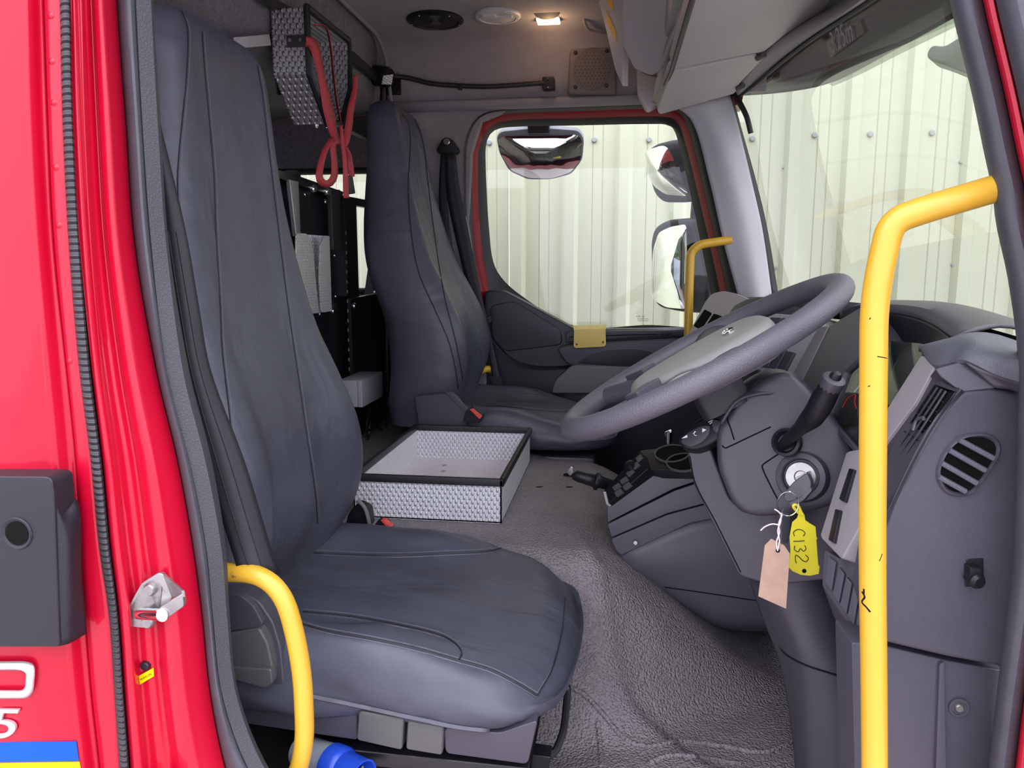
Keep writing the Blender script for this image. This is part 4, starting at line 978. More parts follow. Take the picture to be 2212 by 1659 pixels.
# ------------------------------------------------------------------ centre console beside the driver's knees
cs = thing('centre_console', 'dark grey ribbed console with cup holders beside the engine tunnel', 'console', (.15, .88, .05))
K0 = A(1400, 1100, Y=.80); Kn = V(-.10, -1, .12).normalized(); KP = (K0, Kn)
def Ko(h): return (K0 + Kn * h, Kn)
lb = surf('lower_body', [[(1330, 1196, .86), (1338, 1196, .80), (1400, 1168, .79), (1490, 1128, .79), (1560, 1112, .79), (1670, 1098, .79)], [(1344, 1220, .87), (1352, 1224, .80), (1420, 1222, .785), (1500, 1225, .785), (1580, 1230, .785), (1690, 1225, .785)], [(1352, 1236, .90), (1366, 1240, .83), (1420, 1270, .82), (1495, 1316, .82), (1560, 1346, .82), (1690, 1352, .82)], [(1356, 1236, 1.1), (1366, 1244, 1.1), (1420, 1276, 1.1), (1495, 1320, 1.1), (1560, 1350, 1.1), (1690, 1356, 1.1)]], 'plastic_smooth_lit', cs, 40, 24, .006)
seam('kick_line', [(1436, 1268), (1500, 1277), (1560, 1286), (1612, 1294), (1660, 1300)], lb, .0012, 'ink', cs)
slab('rib_band', rnd([(1320, 1164), (1440, 1112), (1522, 1090), (1650, 1070), (1660, 1110), (1532, 1122), (1490, 1131), (1342, 1200), (1330, 1190)], 5), Ko(.004), .10, 'plastic_dark', cs, .004)
slab('rib_band', rnd([(1312, 1132), (1456, 1060), (1503, 1044), (1640, 1020), (1645, 1072), (1522, 1088), (1440, 1110), (1320, 1162)], 5), Ko(.007), .16, 'plastic_smooth', cs, .005)
slab('upper_body', rnd([(1312, 1090), (1398, 1014), (1492, 1016), (1620, 1000), (1630, 1022), (1503, 1040), (1455, 1056), (1312, 1129)], 5), Ko(.010), .16, 'plastic_smooth', cs, .006)
bolt(AP(1373, 1172, Ko(.006)), Kn, .0055, 'steel', cs, 'screw')
TZ = AP(1400, 1012, Ko(.010)).z
tpn = V(-.12, -.28, .95).normalized()
TP = (AP(1400, 1012, Ko(.010)) + V(0, 0, .001), tpn)
slab('top_plate', rnd([(1381, 973), (1425, 968), (1520, 962), (1560, 1010), (1492, 1016), (1400, 1014)], 4), TP, .02, 'plastic_black', cs, .003)
for q in ((1452, 981, .036), (1478, 1000, .036)):
    lathe('cup_holder', [(q[2], 0), (q[2], .003), (q[2] * .93, .004), (q[2] * .92, .001)], AP(q[0], q[1], TP), tpn, 'plastic_midgrey', cs, 28)
    lathe('cup_shade_disc', [(q[2] * .92, 0), (q[2] * .92, .0015)], AP(q[0], q[1], TP), tpn, 'ink', cs, 28)  # flat black disc, the shade inside the cup holder painted on
# sloping switch panel at the back of the console
BPl = plane(A(1350, 1040, Y=.80), (-.62, -.55, .55))
bpn = slab('button_panel', rnd([(1380, 974), (1400, 1012), (1312, 1090), (1303, 1062)], 3), BPl, .03, 'plastic_black', cs, .002)
for a, b in (((1322, 1052), (14, 10)), ((1338, 1038), (14, 10)), ((1352, 1022), (12, 12)), ((1364, 1006), (12, 10)), ((1326, 1064), (14, 10)), ((1344, 1050), (14, 10)), ((1372, 990), (10, 10))):
    slab('button', rnd([a, (a[0] + b[0], a[1] - b[1]), (a[0] + b[0] + 5, a[1] - b[1] + 8), (a[0] + 5, a[1] + 8)], 1), (BPl[0] + BPl[1] * .004, BPl[1]), .006, 'plastic_midgrey', bpn, .001)
slab('panel_edge', [(1303, 1062), (1308, 1062), (1314, 1088), (1310, 1090)], (BPl[0] + BPl[1] * .002, BPl[1]), .01, 'trim_light', cs)
lathe('knob', [(.011, 0), (.010, .012), (.005, .014)], AP(1364, 1010, BPl), (-.5, -.3, .8), 'plastic_black', cs, 14)
rbox('inner_body', (.12, .97, .16), (.34, 1.10, .40), 'plastic_black', cs, .02)
# socket and bracket on the far side of the console
sk = thing('key_socket', 'small chrome lock fitting in the shadow under the wheel', 'lock', A(1446, 935, Y=1.05))
lathe('barrel', [(.006, 0), (.006, .03), (.004, .032)], A(1446, 958, Y=1.05), (0, -.2, 1), 'chrome', sk, 10)
slab('clip', rnd([(1436, 934), (1450, 928), (1454, 938), (1438, 944)], 2), PY(1.05), .006, 'chrome', sk, .001)
# hand lever
hl = thing('hand_lever', 'black horizontal hand lever reaching from the console over the tunnel', 'lever', A(1300, 1045, Y=.92))
P_ = [A(1236, 1030, Y=.86), A(1246, 1028, Y=.86), A(1268, 1034, Y=.86), A(1283, 1038, Y=.86), A(1287, 1039, Y=.86), A(1292, 1040, Y=.86), A(1296, 1041, Y=.86), A(1330, 1052, Y=.88)]
v, f = tube_vf(P_, [.006, .012, .013, .014, .019, .019, .013, .012], 14); mesh('grip', v, f, 'plastic_black', hl, 50)
sc2 = thing('tunnel_bracket', 'small chrome bracket in a hole of the engine tunnel mat', 'bracket', A(1232, 1024, Z=.30))
lathe('hole', [(.016, 0), (.016, .001)], A(1230, 1026, Z=.301), (0, 0, 1), 'ink', sc2, 16)
slab('tab', rnd([(1226, 1022), (1232, 1008), (1238, 1010), (1238, 1026), (1230, 1028)], 2), PY(1.20), .006, 'chrome', sc2, .001)
for q in ((1230, 1052), (1165, 1052)):
    lathe('mat_slot', [(.009, 0), (.009, .0008)], A(*q, Z=.3005), (0, 0, 1), 'ink', fl, 12, 1.0, .35, (1, .2, 0))
rb = lathe('mat_stud', [(.010, 0), (.010, .003), (.006, .005), (.001, .0055)], A(1238, 1527, Z=.03), (0, -.3, 1), 'black_metal', fl, 14)

# ------------------------------------------------------------------ aluminium tray on the tunnel
tr = thing('storage_tray', 'open aluminium patterned tray with black edging on the engine tunnel', 'tray', (-.40, 1.11, .30))
X0, X1, Y0, Y1, Z0, Z1 = -.572, -.242, .855, 1.385, .301, .398
def plate(name, pts, n, m, t=.003): return prism(name, pts, Vector(n), t, m, tr, 0)
plate('near_wall', [V(X0, Y0, Z0), V(X1, Y0, Z0), V(X1, Y0, Z1), V(X0, Y0, Z1)], (0, -1, 0), 'alu_xz')
plate('far_wall', [V(X0, Y1 - .003, Z0), V(X1, Y1 - .003, Z0), V(X1, Y1 - .003, Z1), V(X0, Y1 - .003, Z1)], (0, -1, 0), 'alu_xz')
plate('side_wall', [V(X1, Y0, Z0), V(X1, Y1, Z0), V(X1, Y1, Z1), V(X1, Y0, Z1)], (1, 0, 0), 'alu_yz')
plate('side_wall', [V(X0 + .003, Y0, Z0), V(X0 + .003, Y1, Z0), V(X0 + .003, Y1, Z1), V(X0 + .003, Y0, Z1)], (1, 0, 0), 'alu_yz')
plate('tray_floor', [V(X0, Y0, Z0 + .004), V(X1, Y0, Z0 + .004), V(X1, Y1, Z0 + .004), V(X0, Y1, Z0 + .004)], (0, 0, 1), 'alu_xy')
e_ = .0055
for a, b in (((X0, Y0), (X1, Y0)), ((X0, Y1), (X1, Y1)), ((X0, Y0), (X0, Y1)), ((X1, Y0), (X1, Y1))):
    lo_ = V(min(a[0], b[0]) - e_, min(a[1], b[1]) - e_, Z1 - .014); hi_ = V(max(a[0], b[0]) + e_, max(a[1], b[1]) + e_, Z1 + .003)
    rbox('edge_trim', lo_, hi_, 'edge_trim_black', tr, .003)
for q in ((-.47, 1.30), (-.46, 1.24)): lathe('debris_leaf', [(.006, 0), (.004, .002)], (q[0], q[1], Z0 + .005), (0, 0, 1), 'tag_card', tr, 8, 1.4, .6)
# ------------------------------------------------------------------ black bulkhead behind the passenger seat
bh = thing('bulkhead_frame', 'black metal equipment frame behind the passenger seat', 'frame', (-.86, 1.55, 0))
BX = -.86
def BPx(px, py, dx=0): return A(px, py, X=BX + dx)
def bslab(name, poly, dx, t, m, parent=bh, bev=.002): return slab(name, poly, plane((BX + dx, 1.5, .7), (1, 0, 0)), t, m, parent, bev)
bslab('back_panel', [(560, 356), (640, 380), (742, 428), (770, 440), (774, 640), (800, 960), (560, 960)], 0, .02, 'black_metal')
bslab('top_rail', [(600, 366), (640, 378), (742, 414), (740, 428), (640, 398), (600, 384)], .02, .02, 'black_metal')
bslab('top_rail', [(742, 422), (836, 440), (836, 456), (744, 440)], .015, .02, 'black_metal')
bslab('slotted_post', [(715, 408), (735, 410), (737, 540), (720, 540)], .03, .012, 'plastic_midblack')
bslab('slotted_post', [(745, 430), (770, 440), (776, 640), (752, 640)], .02, .02, 'black_metal')
lp = bslab('lower_panel', [(758, 645), (834, 630), (838, 960), (768, 960)], .03, .012, 'black_metal')
bslab('top_hook', [(632, 368), (640, 366), (650, 372), (650, 384), (632, 382)], .02, .02, 'black_metal')
bslab('spine_plate', [(626, 388), (645, 392), (650, 510), (640, 510)], .025, .01, 'alu_plain')
for q, s in (((675, 408), .013), ((704, 414), .013), ((658, 420), .006), ((702, 436), .006), ((764, 661), .010), ((722, 552), .005), ((724, 640), .005), ((853, 758), .007), ((853, 802), .007), ((852, 890), .006), ((718, 672), .008), ((690, 678), .006)):
    bolt(BPx(q[0], q[1], .022 if q[0] < 760 else .034), (1, 0, 0), s, 'chrome', bh)
for k in range(16): bslab('slot', [(746.5 + k * .5, 500 + k * 21), (748.5 + k * .5, 500 + k * 21), (749 + k * .5, 507 + k * 21), (747 + k * .5, 507 + k * 21)], .0215, .001, 'junction_grey', bh, 0)
pk = thing('document_pocket', 'patterned aluminium pocket with two pale curved flaps on the bulkhead', 'holder', BPx(690, 680, .04))
def pslab(name, poly, dx, t, m): return slab(name, poly, plane((BX + dx, 1.5, .7), (1, 0, 0)), t, m, pk, .001)
pslab('back_plate', [(640, 505), (712, 510), (717, 672), (660, 680)], .025, .004, 'alu_yz')
pslab('flap', rnd([(640, 504), (664, 504), (676, 530), (682, 600), (690, 676), (672, 678), (640, 560)], 8), .06, .003, 'alu_bright')
pslab('flap', rnd([(700, 508), (712, 510), (717, 672), (694, 676), (690, 600), (692, 530)], 8), .06, .003, 'alu_bright')
jb = thing('junction_box', 'grey plastic junction box low on the bulkhead', 'junction box', BPx(795, 880, .05))
rbox('body', (BX + .03, BPx(772, 850, .09).y, BPx(762, 886, .09).z), (BX + .09, BPx(818, 850, .09).y, BPx(762, 826, .09).z), 'junction_grey', jb, .004)
rbox('lid', (BX + .09, BPx(772, 850, .09).y, BPx(762, 886, .09).z), (BX + .105, BPx(818, 850, .09).y, BPx(762, 826, .09).z), 'junction_grey', jb, .003)
wi = thing('wiring_loop', 'loose black cables hanging below the junction box', 'cables', BPx(820, 960, .05))
for q in ([(800, 880), (792, 920), (800, 960), (812, 985)], [(815, 880), (828, 890), (836, 905), (830, 940), (800, 960)], [(790, 935), (810, 920), (824, 930), (826, 960), (815, 985)], [(840, 892), (818, 905), (800, 930), (790, 965)], [(894, 898), (860, 930), (830, 955), (800, 990)], [(810, 900), (800, 915), (796, 950)]):
    tube('cable', [BPx(x, y, .07) for x, y in q], .004, 'rubber_black', wi, 6, 20)
post = tube('post', [A(826, 150, Y=1.93), A(832, 400, Y=1.93), A(838, 900, Y=1.93)], .014, 'black_metal', None, 10); tag(post, 'slim black upright tube just left of the passenger backrest', 'post'); post.name = 'upright_post'
bar = thing('roof_bar', 'black bar running under the locker to the far corner', 'bar', A(760, 110, X=-.80))
slab('strip', [(755, 108), (765, 112), (828, 168), (826, 182), (756, 128)], plane((-.80, 1.5, 1.4), (1, 0, 0)), .012, 'black_metal', bar, .001)
slab('strip', [(560, 0), (600, 0), (640, 20), (600, 22)], plane((-.80, 1.0, 1.4), (1, 0, 0)), .012, 'black_metal', bar, .001)
slab('lower_strip', [(755, 252), (815, 248), (815, 310), (752, 278)], plane((-.84, 1.7, 1.3), (1, 0, .1)), .02, 'plastic_midblack', bar, .002)

# ------------------------------------------------------------------ hexagonal holder with red straps
ho = thing('helmet_holder', 'hexagonal patterned aluminium holder hung below the roof with black edging', 'holder', A(700, 265, X=-.74))
HX = -.735; HD = .085
hexo = [(662, 15), (753, 88), (757, 195), (737, 266), (707, 268), (668, 160)]
Hf = [A(x, y, X=HX) for x, y in hexo]; Hb = [p - V(HD, 0, 0) for p in Hf]
for i in range(6):
    a, b = i, (i + 1) % 6
    nrm = (Hf[b] - Hf[a]).cross(V(1, 0, 0)).normalized()
    ce_ = sum(Hf, V(0, 0, 0)) / 6
    if nrm.dot((Hf[a] + Hf[b]) / 2 - ce_) < 0: nrm = -nrm
    prism('band', [Hf[a], Hf[b], Hb[b], Hb[a]], nrm, .003, 'alu_xz_dull', ho)
prism('back_plate', Hb, V(1, 0, 0), .003, 'alu_yz_dull', ho)
tube('edge_trim', Hf + [Hf[0], Hf[1]], .0085, 'edge_trim_black', ho, 8)
slab('strap_plate', [(618, 76), (660, 74), (661, 100), (620, 102)], plane((Hf[5] + Hf[0]) / 2 + V(0, -.004, 0), (0, -1, .02)), .003, 'plastic_midblack', ho, .0005)
for q in ((626, 87), (649, 86)): bolt(AP(q[0], q[1], plane((Hf[5] + Hf[0]) / 2 + V(0, -.006, 0), (0, -1, .02))), (0, -1, 0), .005, 'chrome', ho)
for q in ((684, 272), (706, 272)): lathe('stud', [(.005, -.02), (.005, 0), (.003, .004)], A(q[0], q[1], X=HX - .03), (0, 0, -1), 'chrome', ho, 10)
for q in ((716, 152), (734, 150), (694, 62)): bolt(A(q[0], q[1], X=HX - HD + .004), (1, 0, 0), .006, 'chrome', ho)
stp = thing('red_strap', 'red webbing straps hanging from the holder in loops', 'strap', A(745, 425, X=-.70))
def strap(name, px, wpx, X, m='red_strap', parent=stp, dx=0.0):
    q = crs([V(x, y, 0) for x, y in px], 26); wd = crs([V(i, k, 0) for i, k in enumerate(wpx)], 26)
    a, b = [], []
    for i, p in enumerate(q):
        t = (q[min(25, i + 1)] - q[max(0, i - 1)]).normalized(); s = V(-t.y, t.x, 0) * (wd[i].y / 2)
        xx = X + dx * i / 25
        a.append(A(p.x + s.x, p.y + s.y, X=xx)); b.append(A(p.x - s.x, p.y - s.y, X=xx + .008))
    v, f = grid([a, [(p + r) / 2 + V(.002, 0, 0) for p, r in zip(a, b)], b]); o = mesh(name, v, f, m, parent, 60, recalc=False); thicken(o, .0015, 0); return o
strap('strap', [(660, 90), (672, 92), (682, 110), (695, 170), (712, 250), (726, 305), (735, 312)], [22, 22, 15, 15, 20, 22, 14], -.725)
strap('strap', [(768, 162), (767, 190), (758, 235), (752, 280), (746, 310), (738, 315)], [8, 14, 14, 14, 16, 12], -.72)
strap('loop', [(718, 298), (702, 325), (692, 360), (690, 385), (700, 397), (712, 396), (722, 380), (722, 345), (720, 312), (730, 306)], [10, 12, 13, 14, 16, 16, 14, 12, 12, 10], -.715)
strap('tail', [(736, 270), (740, 310), (745, 350), (747, 400), (748, 428)], [7, 9, 10, 12, 12], -.71)
strap('tail', [(746, 318), (754, 335), (757, 355), (760, 382)], [8, 11, 12, 12], -.715)
strap('cord', [(676, 54), (696, 54), (706, 62), (714, 100), (720, 160), (726, 210), (735, 262)], [3, 4, 4, 4, 4, 4, 4], -.73)
text_on('strap_lettering', 'FORWARD', A(754, 334, X=-.706), A(758, 380, X=-.706), V(1, 0, 0), 'stitch', stp, hscale=1.0)
slab('strap_buckle', rnd([(752, 378), (762, 380), (768, 418), (756, 420)], 2), plane((-.71, 1.4, 1), (1, 0, 0)), .01, 'plastic_black', stp, .002)

# ------------------------------------------------------------------ roof fittings
def roof(px, py): return A(px, py, Z=1.602)
rv = thing('roof_vent', 'round black vent hatch in the roof lining', 'vent', roof(940, 42))
vr = (roof(1001, 42) - roof(878, 42)).length / 2
lathe('flange', [(vr, -.02), (vr, .004), (vr * .93, .009), (vr * .8, .010), (vr * .78, .006)], roof(940, 42), (0, 0, -1), 'plastic_black', rv, 40)
lathe('disc', [(vr * .78, 0), (vr * .76, .008), (vr * .1, .010), (.004, .011)], roof(940, 42), (0, 0, -1), 'plastic_black', rv, 40)
slab('grip', [(928, 36), (950, 36), (945, 44), (952, 54), (928, 54), (935, 44)], plane(V(0, 0, 1.589), (0, 0, -1)), .006, 'plastic_smooth', rv, .001)
for k in range(5):
    a = .5 + k * 2 * math.pi / 5; bolt(roof(940, 42) + V(vr * .88 * math.cos(a), vr * .88 * math.sin(a), -.008), (0, 0, -1), .003, 'chrome', rv, 'screw')
rv2 = thing('roof_vent', 'round white vent hatch in the roof lining', 'vent', roof(1075, 33))
vr2 = (roof(1125, 33) - roof(1025, 33)).length / 2
lathe('flange', [(vr2, -.02), (vr2, .004), (vr2 * .95, .008), (vr2 * .8, .009), (vr2 * .78, .006)], roof(1075, 33), (0, 0, -1), 'white_plastic', rv2, 40)
lathe('disc', [(vr2 * .78, 0), (vr2 * .76, .008), (vr2 * .1, .009), (.004, .010)], roof(1075, 33), (0, 0, -1), 'white_plastic', rv2, 40)
slab('grip', rnd([(1040, 36), (1068, 34), (1074, 38), (1106, 36), (1108, 40), (1074, 42), (1042, 42)], 2), plane(V(0, 0, 1.588), (0, 0, -1)), .008, 'white_plastic', rv2, .003)
for k in range(5):
    a = .2 + k * 2 * math.pi / 5; bolt(roof(1075, 33) + V(vr2 * .88 * math.cos(a), vr2 * .88 * math.sin(a), -.007), (0, 0, -1), .003, 'chrome', rv2, 'screw')
lm = thing('interior_lamp', 'lit interior lamp with warm glow in the roof lining', 'lamp', roof(1182, 38))
LP = plane(V(0, 1.80, 1.575), (0, -.55, -.85))
slab('housing', rnd([(1151, 17), (1206, 17), (1212, 54), (1160, 56)], 4), LP, .03, 'lamp_bezel', lm, .004)
slab('lens', rnd([(1157, 40), (1208, 38), (1211, 53), (1162, 55)], 3), (LP[0] + LP[1] * .002, LP[1]), .004, 'lamp_lens', lm, .001)
slab('shade', rnd([(1150, 16), (1207, 16), (1209, 34), (1198, 41), (1180, 44), (1166, 42), (1155, 35)], 5), (LP[0] + LP[1] * .020, LP[1]), .018, 'lamp_bezel', lm, .003)
pl_ = bpy.data.lights.new('lamp_bulb', 'POINT'); pl_.energy = .30; pl_.color = (1.0, .62, .34); pl_.shadow_soft_size = .02
po = bpy.data.objects.new('lamp_bulb', pl_); COL.objects.link(po); po.parent = lm; po.matrix_parent_inverse = Matrix.Translation(-lm.location); po.location = AP(1188, 58, LP) + V(0, -.02, -.025)

sp_ = thing('speaker', 'bronze-grey roof speaker with honeycomb grille beside the overhead shelf', 'speaker', A(1278, 150, Y=1.93))
SP = plane(A(1278, 150, Y=1.915), (0, -1, -.12))
slab('housing', rnd([(1226, 205), (1230, 108), (1240, 96), (1318, 93), (1329, 104), (1332, 205)], 8), SP, .05, 'headliner_plastic', sp_, .012, 4)
SPn = SP[1] if SP[1].dot(CAM - SP[0]) > 0 else -SP[1]
spc = AP(1279, 150, SP)
sr = (AP(1320, 150, SP) - AP(1238, 150, SP)).length / 2
lathe('grille', [(sr, 0), (sr, .001), (sr * .5, .002), (.002, .0025)], spc, SPn, 'speaker_mesh', sp_, 36, 1.0, 1.08, (1, 0, 0))
hexm = bpy.data.meshes.new('honeycomb'); bmv, bmf = [], []
rt = V(1, 0, 0); upv = SPn.cross(rt); 
cell = sr / 5.2
for i in range(-7, 8):
    for j in range(-7, 8):
        cxh = cell * (i + .5 * (j % 2)); cyh = cell * .866 * j
        if math.hypot(cxh, cyh) > sr * .97: continue
        b0 = len(bmv)
        for k in range(6):
            a = math.pi / 6 + k * math.pi / 3
            for s in (.50, .57): bmv.append(spc + rt * (cxh + cell * s * math.cos(a)) + upv * (cyh + cell * s * math.sin(a)) + SPn * .0035)
        for k in range(6): bmf.append((b0 + 2 * k, b0 + 2 * k + 1, b0 + 2 * ((k + 1) % 6) + 1, b0 + 2 * ((k + 1) % 6)))
hexm.from_pydata([tuple(p) for p in bmv], [], bmf); hc = link('honeycomb', hexm, 'lamp_bezel', sp_); hc['kind'] = 'stuff'
for q in ((1243, 114), (1311, 110), (1243, 188), (1310, 185)): bolt(AP(q[0], q[1], (SP[0] + SPn * .001, SP[1])), SPn, .006, 'plastic_black', sp_, 'screw')

gn = thing('reading_lamp', 'black flexible gooseneck reading lamp clipped along the far wall', 'lamp', A(845, 178, Y=1.92))
slab('mount_plate', [(832, 152), (865, 152), (866, 205), (833, 205)], PY(1.93), .006, 'black_metal', gn, .001)
for q in ((860, 157), (860, 200)): bolt(A(*q, Y=1.927), (0, -1, 0), .004, 'chrome', gn, 'screw')
lathe('head', [(.030, -.05), (.033, -.04), (.033, .02), (.028, .03)], A(826, 165, Y=1.87), (.9, -.3, -.2), 'plastic_black', gn, 20)
slab('lens', [(828, 163), (850, 160), (846, 183), (824, 182)], plane(A(838, 172, Y=1.83), (.3, -1, -.2)), .02, 'led_lens', gn, .002)
tube('neck', [(846, 165, 1.90), (880, 168, 1.91), (930, 180, 1.91), (990, 185, 1.91), (1050, 187, 1.91), (1110, 184, 1.91), (1175, 179, 1.91)], .008, 'rubber_black', gn, 10, 40)
slab('tie', [(986, 180), (995, 180), (996, 192), (988, 192)], PY(1.90), .02, 'plastic_black', gn, .002)
gc = slab('neck_clip', rnd([(1171, 166), (1197, 165), (1198, 192), (1172, 194)], 3), PY(1.905), .03, 'plastic_black', gn, .004)
for q in ((1184, 170), (1184, 188)): bolt(A(*q, Y=1.902), (0, -1, 0), .003, 'chrome', gn, 'screw')

# ------------------------------------------------------------------ overhead shelf and blinds
os_ = thing('overhead_shelf', 'pale grey moulded shelf above the windscreen', 'shelf', (.2, 1.2, 1.35))
ea, eb = A(1425, 245, Y=1.86), A(1588, 202, Y=1.86)
vn = V(0, 1, 0).cross(eb - ea).normalized()
VP_ = (ea, vn)
blind1 = None
def visor(name, label, poly, r, cat='blind'):
    o = slab(name, rnd(poly, r), VP_, .03, 'trim_light', None, .012, 4); return tag(o, label, cat)
visor('sun_visor', 'far pale grey folded sun visor above the windscreen corner', [(1449, 158), (1635, 118), (1648, 128), (1600, 178), (1588, 202), (1424, 248), (1420, 238)], 6, 'sun visor')
visor('sun_visor', 'large near pale grey folded sun visor filling the top of the view', [(1450, 150), (1496, -10), (1530, -120), (2020, -160), (1830, 0), (1700, 72), (1650, 112), (1600, 120)], 6, 'sun visor')
for q, d in (((1636, 122), (1650, 112)), ((1593, 188), (1604, 180))):
    tube('hinge', [AP(q[0], q[1], VP_) - vn * (-.004), AP(d[0], d[1], VP_) + vn * .006], .008, 'plastic_midgrey', os_, 10)
# shelf body left of the black gap, a moulding running across the cab
gap = [A(1424, 222, Y=1.86), A(1430, 222, Y=1.86)]
def run(px, py, Y): return A(px, py, Y=Y)
c_far = [(1345, 128), (1352, 150), (1370, 160), (1400, 166), (1425, 164), (1440, 120)]
slab('fascia', rnd([(1344, -40), (1346, 100), (1370, 150), (1408, 165), (1432, 150), (1480, 0), (1500, -60)], 10), plane(A(1400, 120, Y=1.50), (-.25, -.55, -.75)), .10, 'trim_light', os_, .02, 4)
surf('fascia_lip', [[(1408, 225, 1.86), (1418, 170, 1.62), (1440, 110, 1.42), (1468, 20, 1.22), (1490, -60, 1.1)], [(1424, 228, 1.84), (1434, 170, 1.60), (1455, 100, 1.40), (1482, 20, 1.20), (1505, -60, 1.1)]], 'trim_light', os_, 20, 4, .02)
slab('end_bracket', rnd([(1376, 148), (1392, 160), (1424, 168), (1420, 226), (1405, 236), (1396, 236), (1378, 200)], 5), PY(1.84), .05, 'trim_light', os_, .008)
slab('rear_face', [(1290, -10), (1345, -10), (1346, 104), (1344, 186), (1328, 150), (1310, 70)], plane(A(1330, 90, Y=1.60), (-.8, -.6, -.1)), .02, 'trim_light', os_, .003)
ya_ = slab('warning_label', [(1309, 22), (1330, 68), (1331, 90), (1312, 50)], plane(A(1330, 90, Y=1.598), (-.8, -.6, -.1)), .001, 'label_orange', None); tag(ya_, 'orange warning label low on the overhead shelf end', 'label')
yb_ = slab('warning_label', [(1308, -8), (1322, -8), (1325, 22), (1313, 10)], plane(A(1330, 90, Y=1.598), (-.8, -.6, -.1)), .001, 'label_orange', None); tag(yb_, 'orange warning label cut by the top edge of the picture', 'label')
tube('lining_groove', bend([A(1258, -30, Y=1.72), A(1262, 50, Y=1.80), A(1272, 66, Y=1.84), A(1312, 76, Y=1.86)], .03), .005, 'headliner', os_, 8)
rbox('shelf_core', (.10, .10, 1.44), (.42, 1.90, 1.62), 'trim_light', os_, .02)
tube('black_gap', [A(1422, 216, Y=1.86), AP(1450, 150, VP_) + vn * .004, AP(1496, -10, VP_) + vn * .004, AP(1530, -130, VP_) + vn * .004], .006, 'rubber_black', os_, 8)
ae = tube('aerial_rod', [scr(1.93, 1.405, -.02), A(1612, 250, Y=1.90), A(1622, 288, Y=1.90)], .0085, 'rubber_black', None, 10, 12); tag(ae, 'short black rod hanging in the far top corner of the windscreen', 'rod')

# ------------------------------------------------------------------ outside sun visor
xv = thing('exterior_visor', 'dark smoked sun visor outside the top of the windscreen', 'sun visor', (.6, 1.0, 1.3))
def VX(px, py, off=.14):
    # meet the surface lying a hand's breadth outside the windscreen
    d = ray(px, py); t = .5
    for _ in range(60):
        p = CAM + d * t; q = scr(max(-.2, min(2.3, p.y)), p.z, off); t += (q.x - p.x) / max(.05, d.x + .264 * d.z + .15 * (p.y - 1.07) * d.y) * .5
    return CAM + d * t
surf('screen_header', [[AP(q[0], q[1], VP_) + vn * -.004 for q in ((1588, 196), (1606, 172), (1652, 116), (1712, 66), (1838, -8), (2030, -150))], [VX(q[0], q[1], -.03) for q in ((1592, 204), (1618, 178), (1670, 130), (1735, 80), (1858, 2), (2050, -140))], [VX(q[0], q[1], -.006) for q in ((1596, 208), (1628, 182), (1682, 136), (1750, 84), (1872, 4), (2065, -138))]], 'trim_light_rough', os_, 30, 8, .004)
tube('header_rubber', [VX(q[0], q[1], -.008) for q in ((1596, 208), (1630, 184), (1684, 138), (1752, 86), (1874, 6), (2067, -136))], .005, 'rubber_black', os_, 8, 40)
top_ = [(1560, 150), (1640, 20), (1760, -80), (1900, -200), (2080, -330)]
bot_ = [(1585, 208), (1690, 200), (1792, 180), (1920, 115), (2075, 30)]
surf('smoked_shell', [[VX(*q) for q in top_], [VX(*q) for q in bot_]], 'visor_smoke', xv, 24, 8, .004)
surf('tinted_lip', [[VX(*q, .139) for q in ((1790, 182), (1850, 152), (1920, 116), (2075, 30))], [VX(*q, .139) for q in ((1800, 186), (1860, 160), (1930, 124), (2085, 48))]], 'visor_tint', xv, 20, 4)
sx = surf('height_sticker', [[scr(0, 0) and VX(1788, 92, .0), VX(1862, 42, .0)], [VX(1798, 126, .0), VX(1872, 70, .0)]], 'sticker_film', None, 4, 3); tag(sx, 'faint 3.25m height sticker high on the windscreen', 'sticker')
for p in sx.data.vertices: p.co.x -= .004
an, bn = VX(1800, 116, -.006), VX(1846, 86, -.006)
text_on('sticker_lettering', '3.25m', an, bn, (VX(1800, 100, 0) - VX(1800, 116, 0)).cross(bn - an).normalized() * (1 if (VX(1800, 100, 0) - VX(1800, 116, 0)).cross(bn - an).dot(CAM - an) > 0 else -1), 'print_grey', sx, .002)
fm = thing('front_mirror', 'green-tinted rounded mirror housing seen through the top right of the windscreen', 'mirror', VX(2070, 120, .25))
slab('shell', rnd([(2000, 118), (2012, 96), (2040, 100), (2075, 78), (2140, 60), (2140, 170), (2090, 160), (2040, 140), (2008, 130)], 12), plane(VX(2060, 120, .22), (-.6, -.75, .1)), .05, 'mirror_green', fm, .015, 4)

tube('arm', [VX(2090, 90, .24), VX(2110, 30, .22), VX(2110, -120, .15), V(.45, .30, 1.58)], .014, 'mirror_shell', fm, 8, 16)
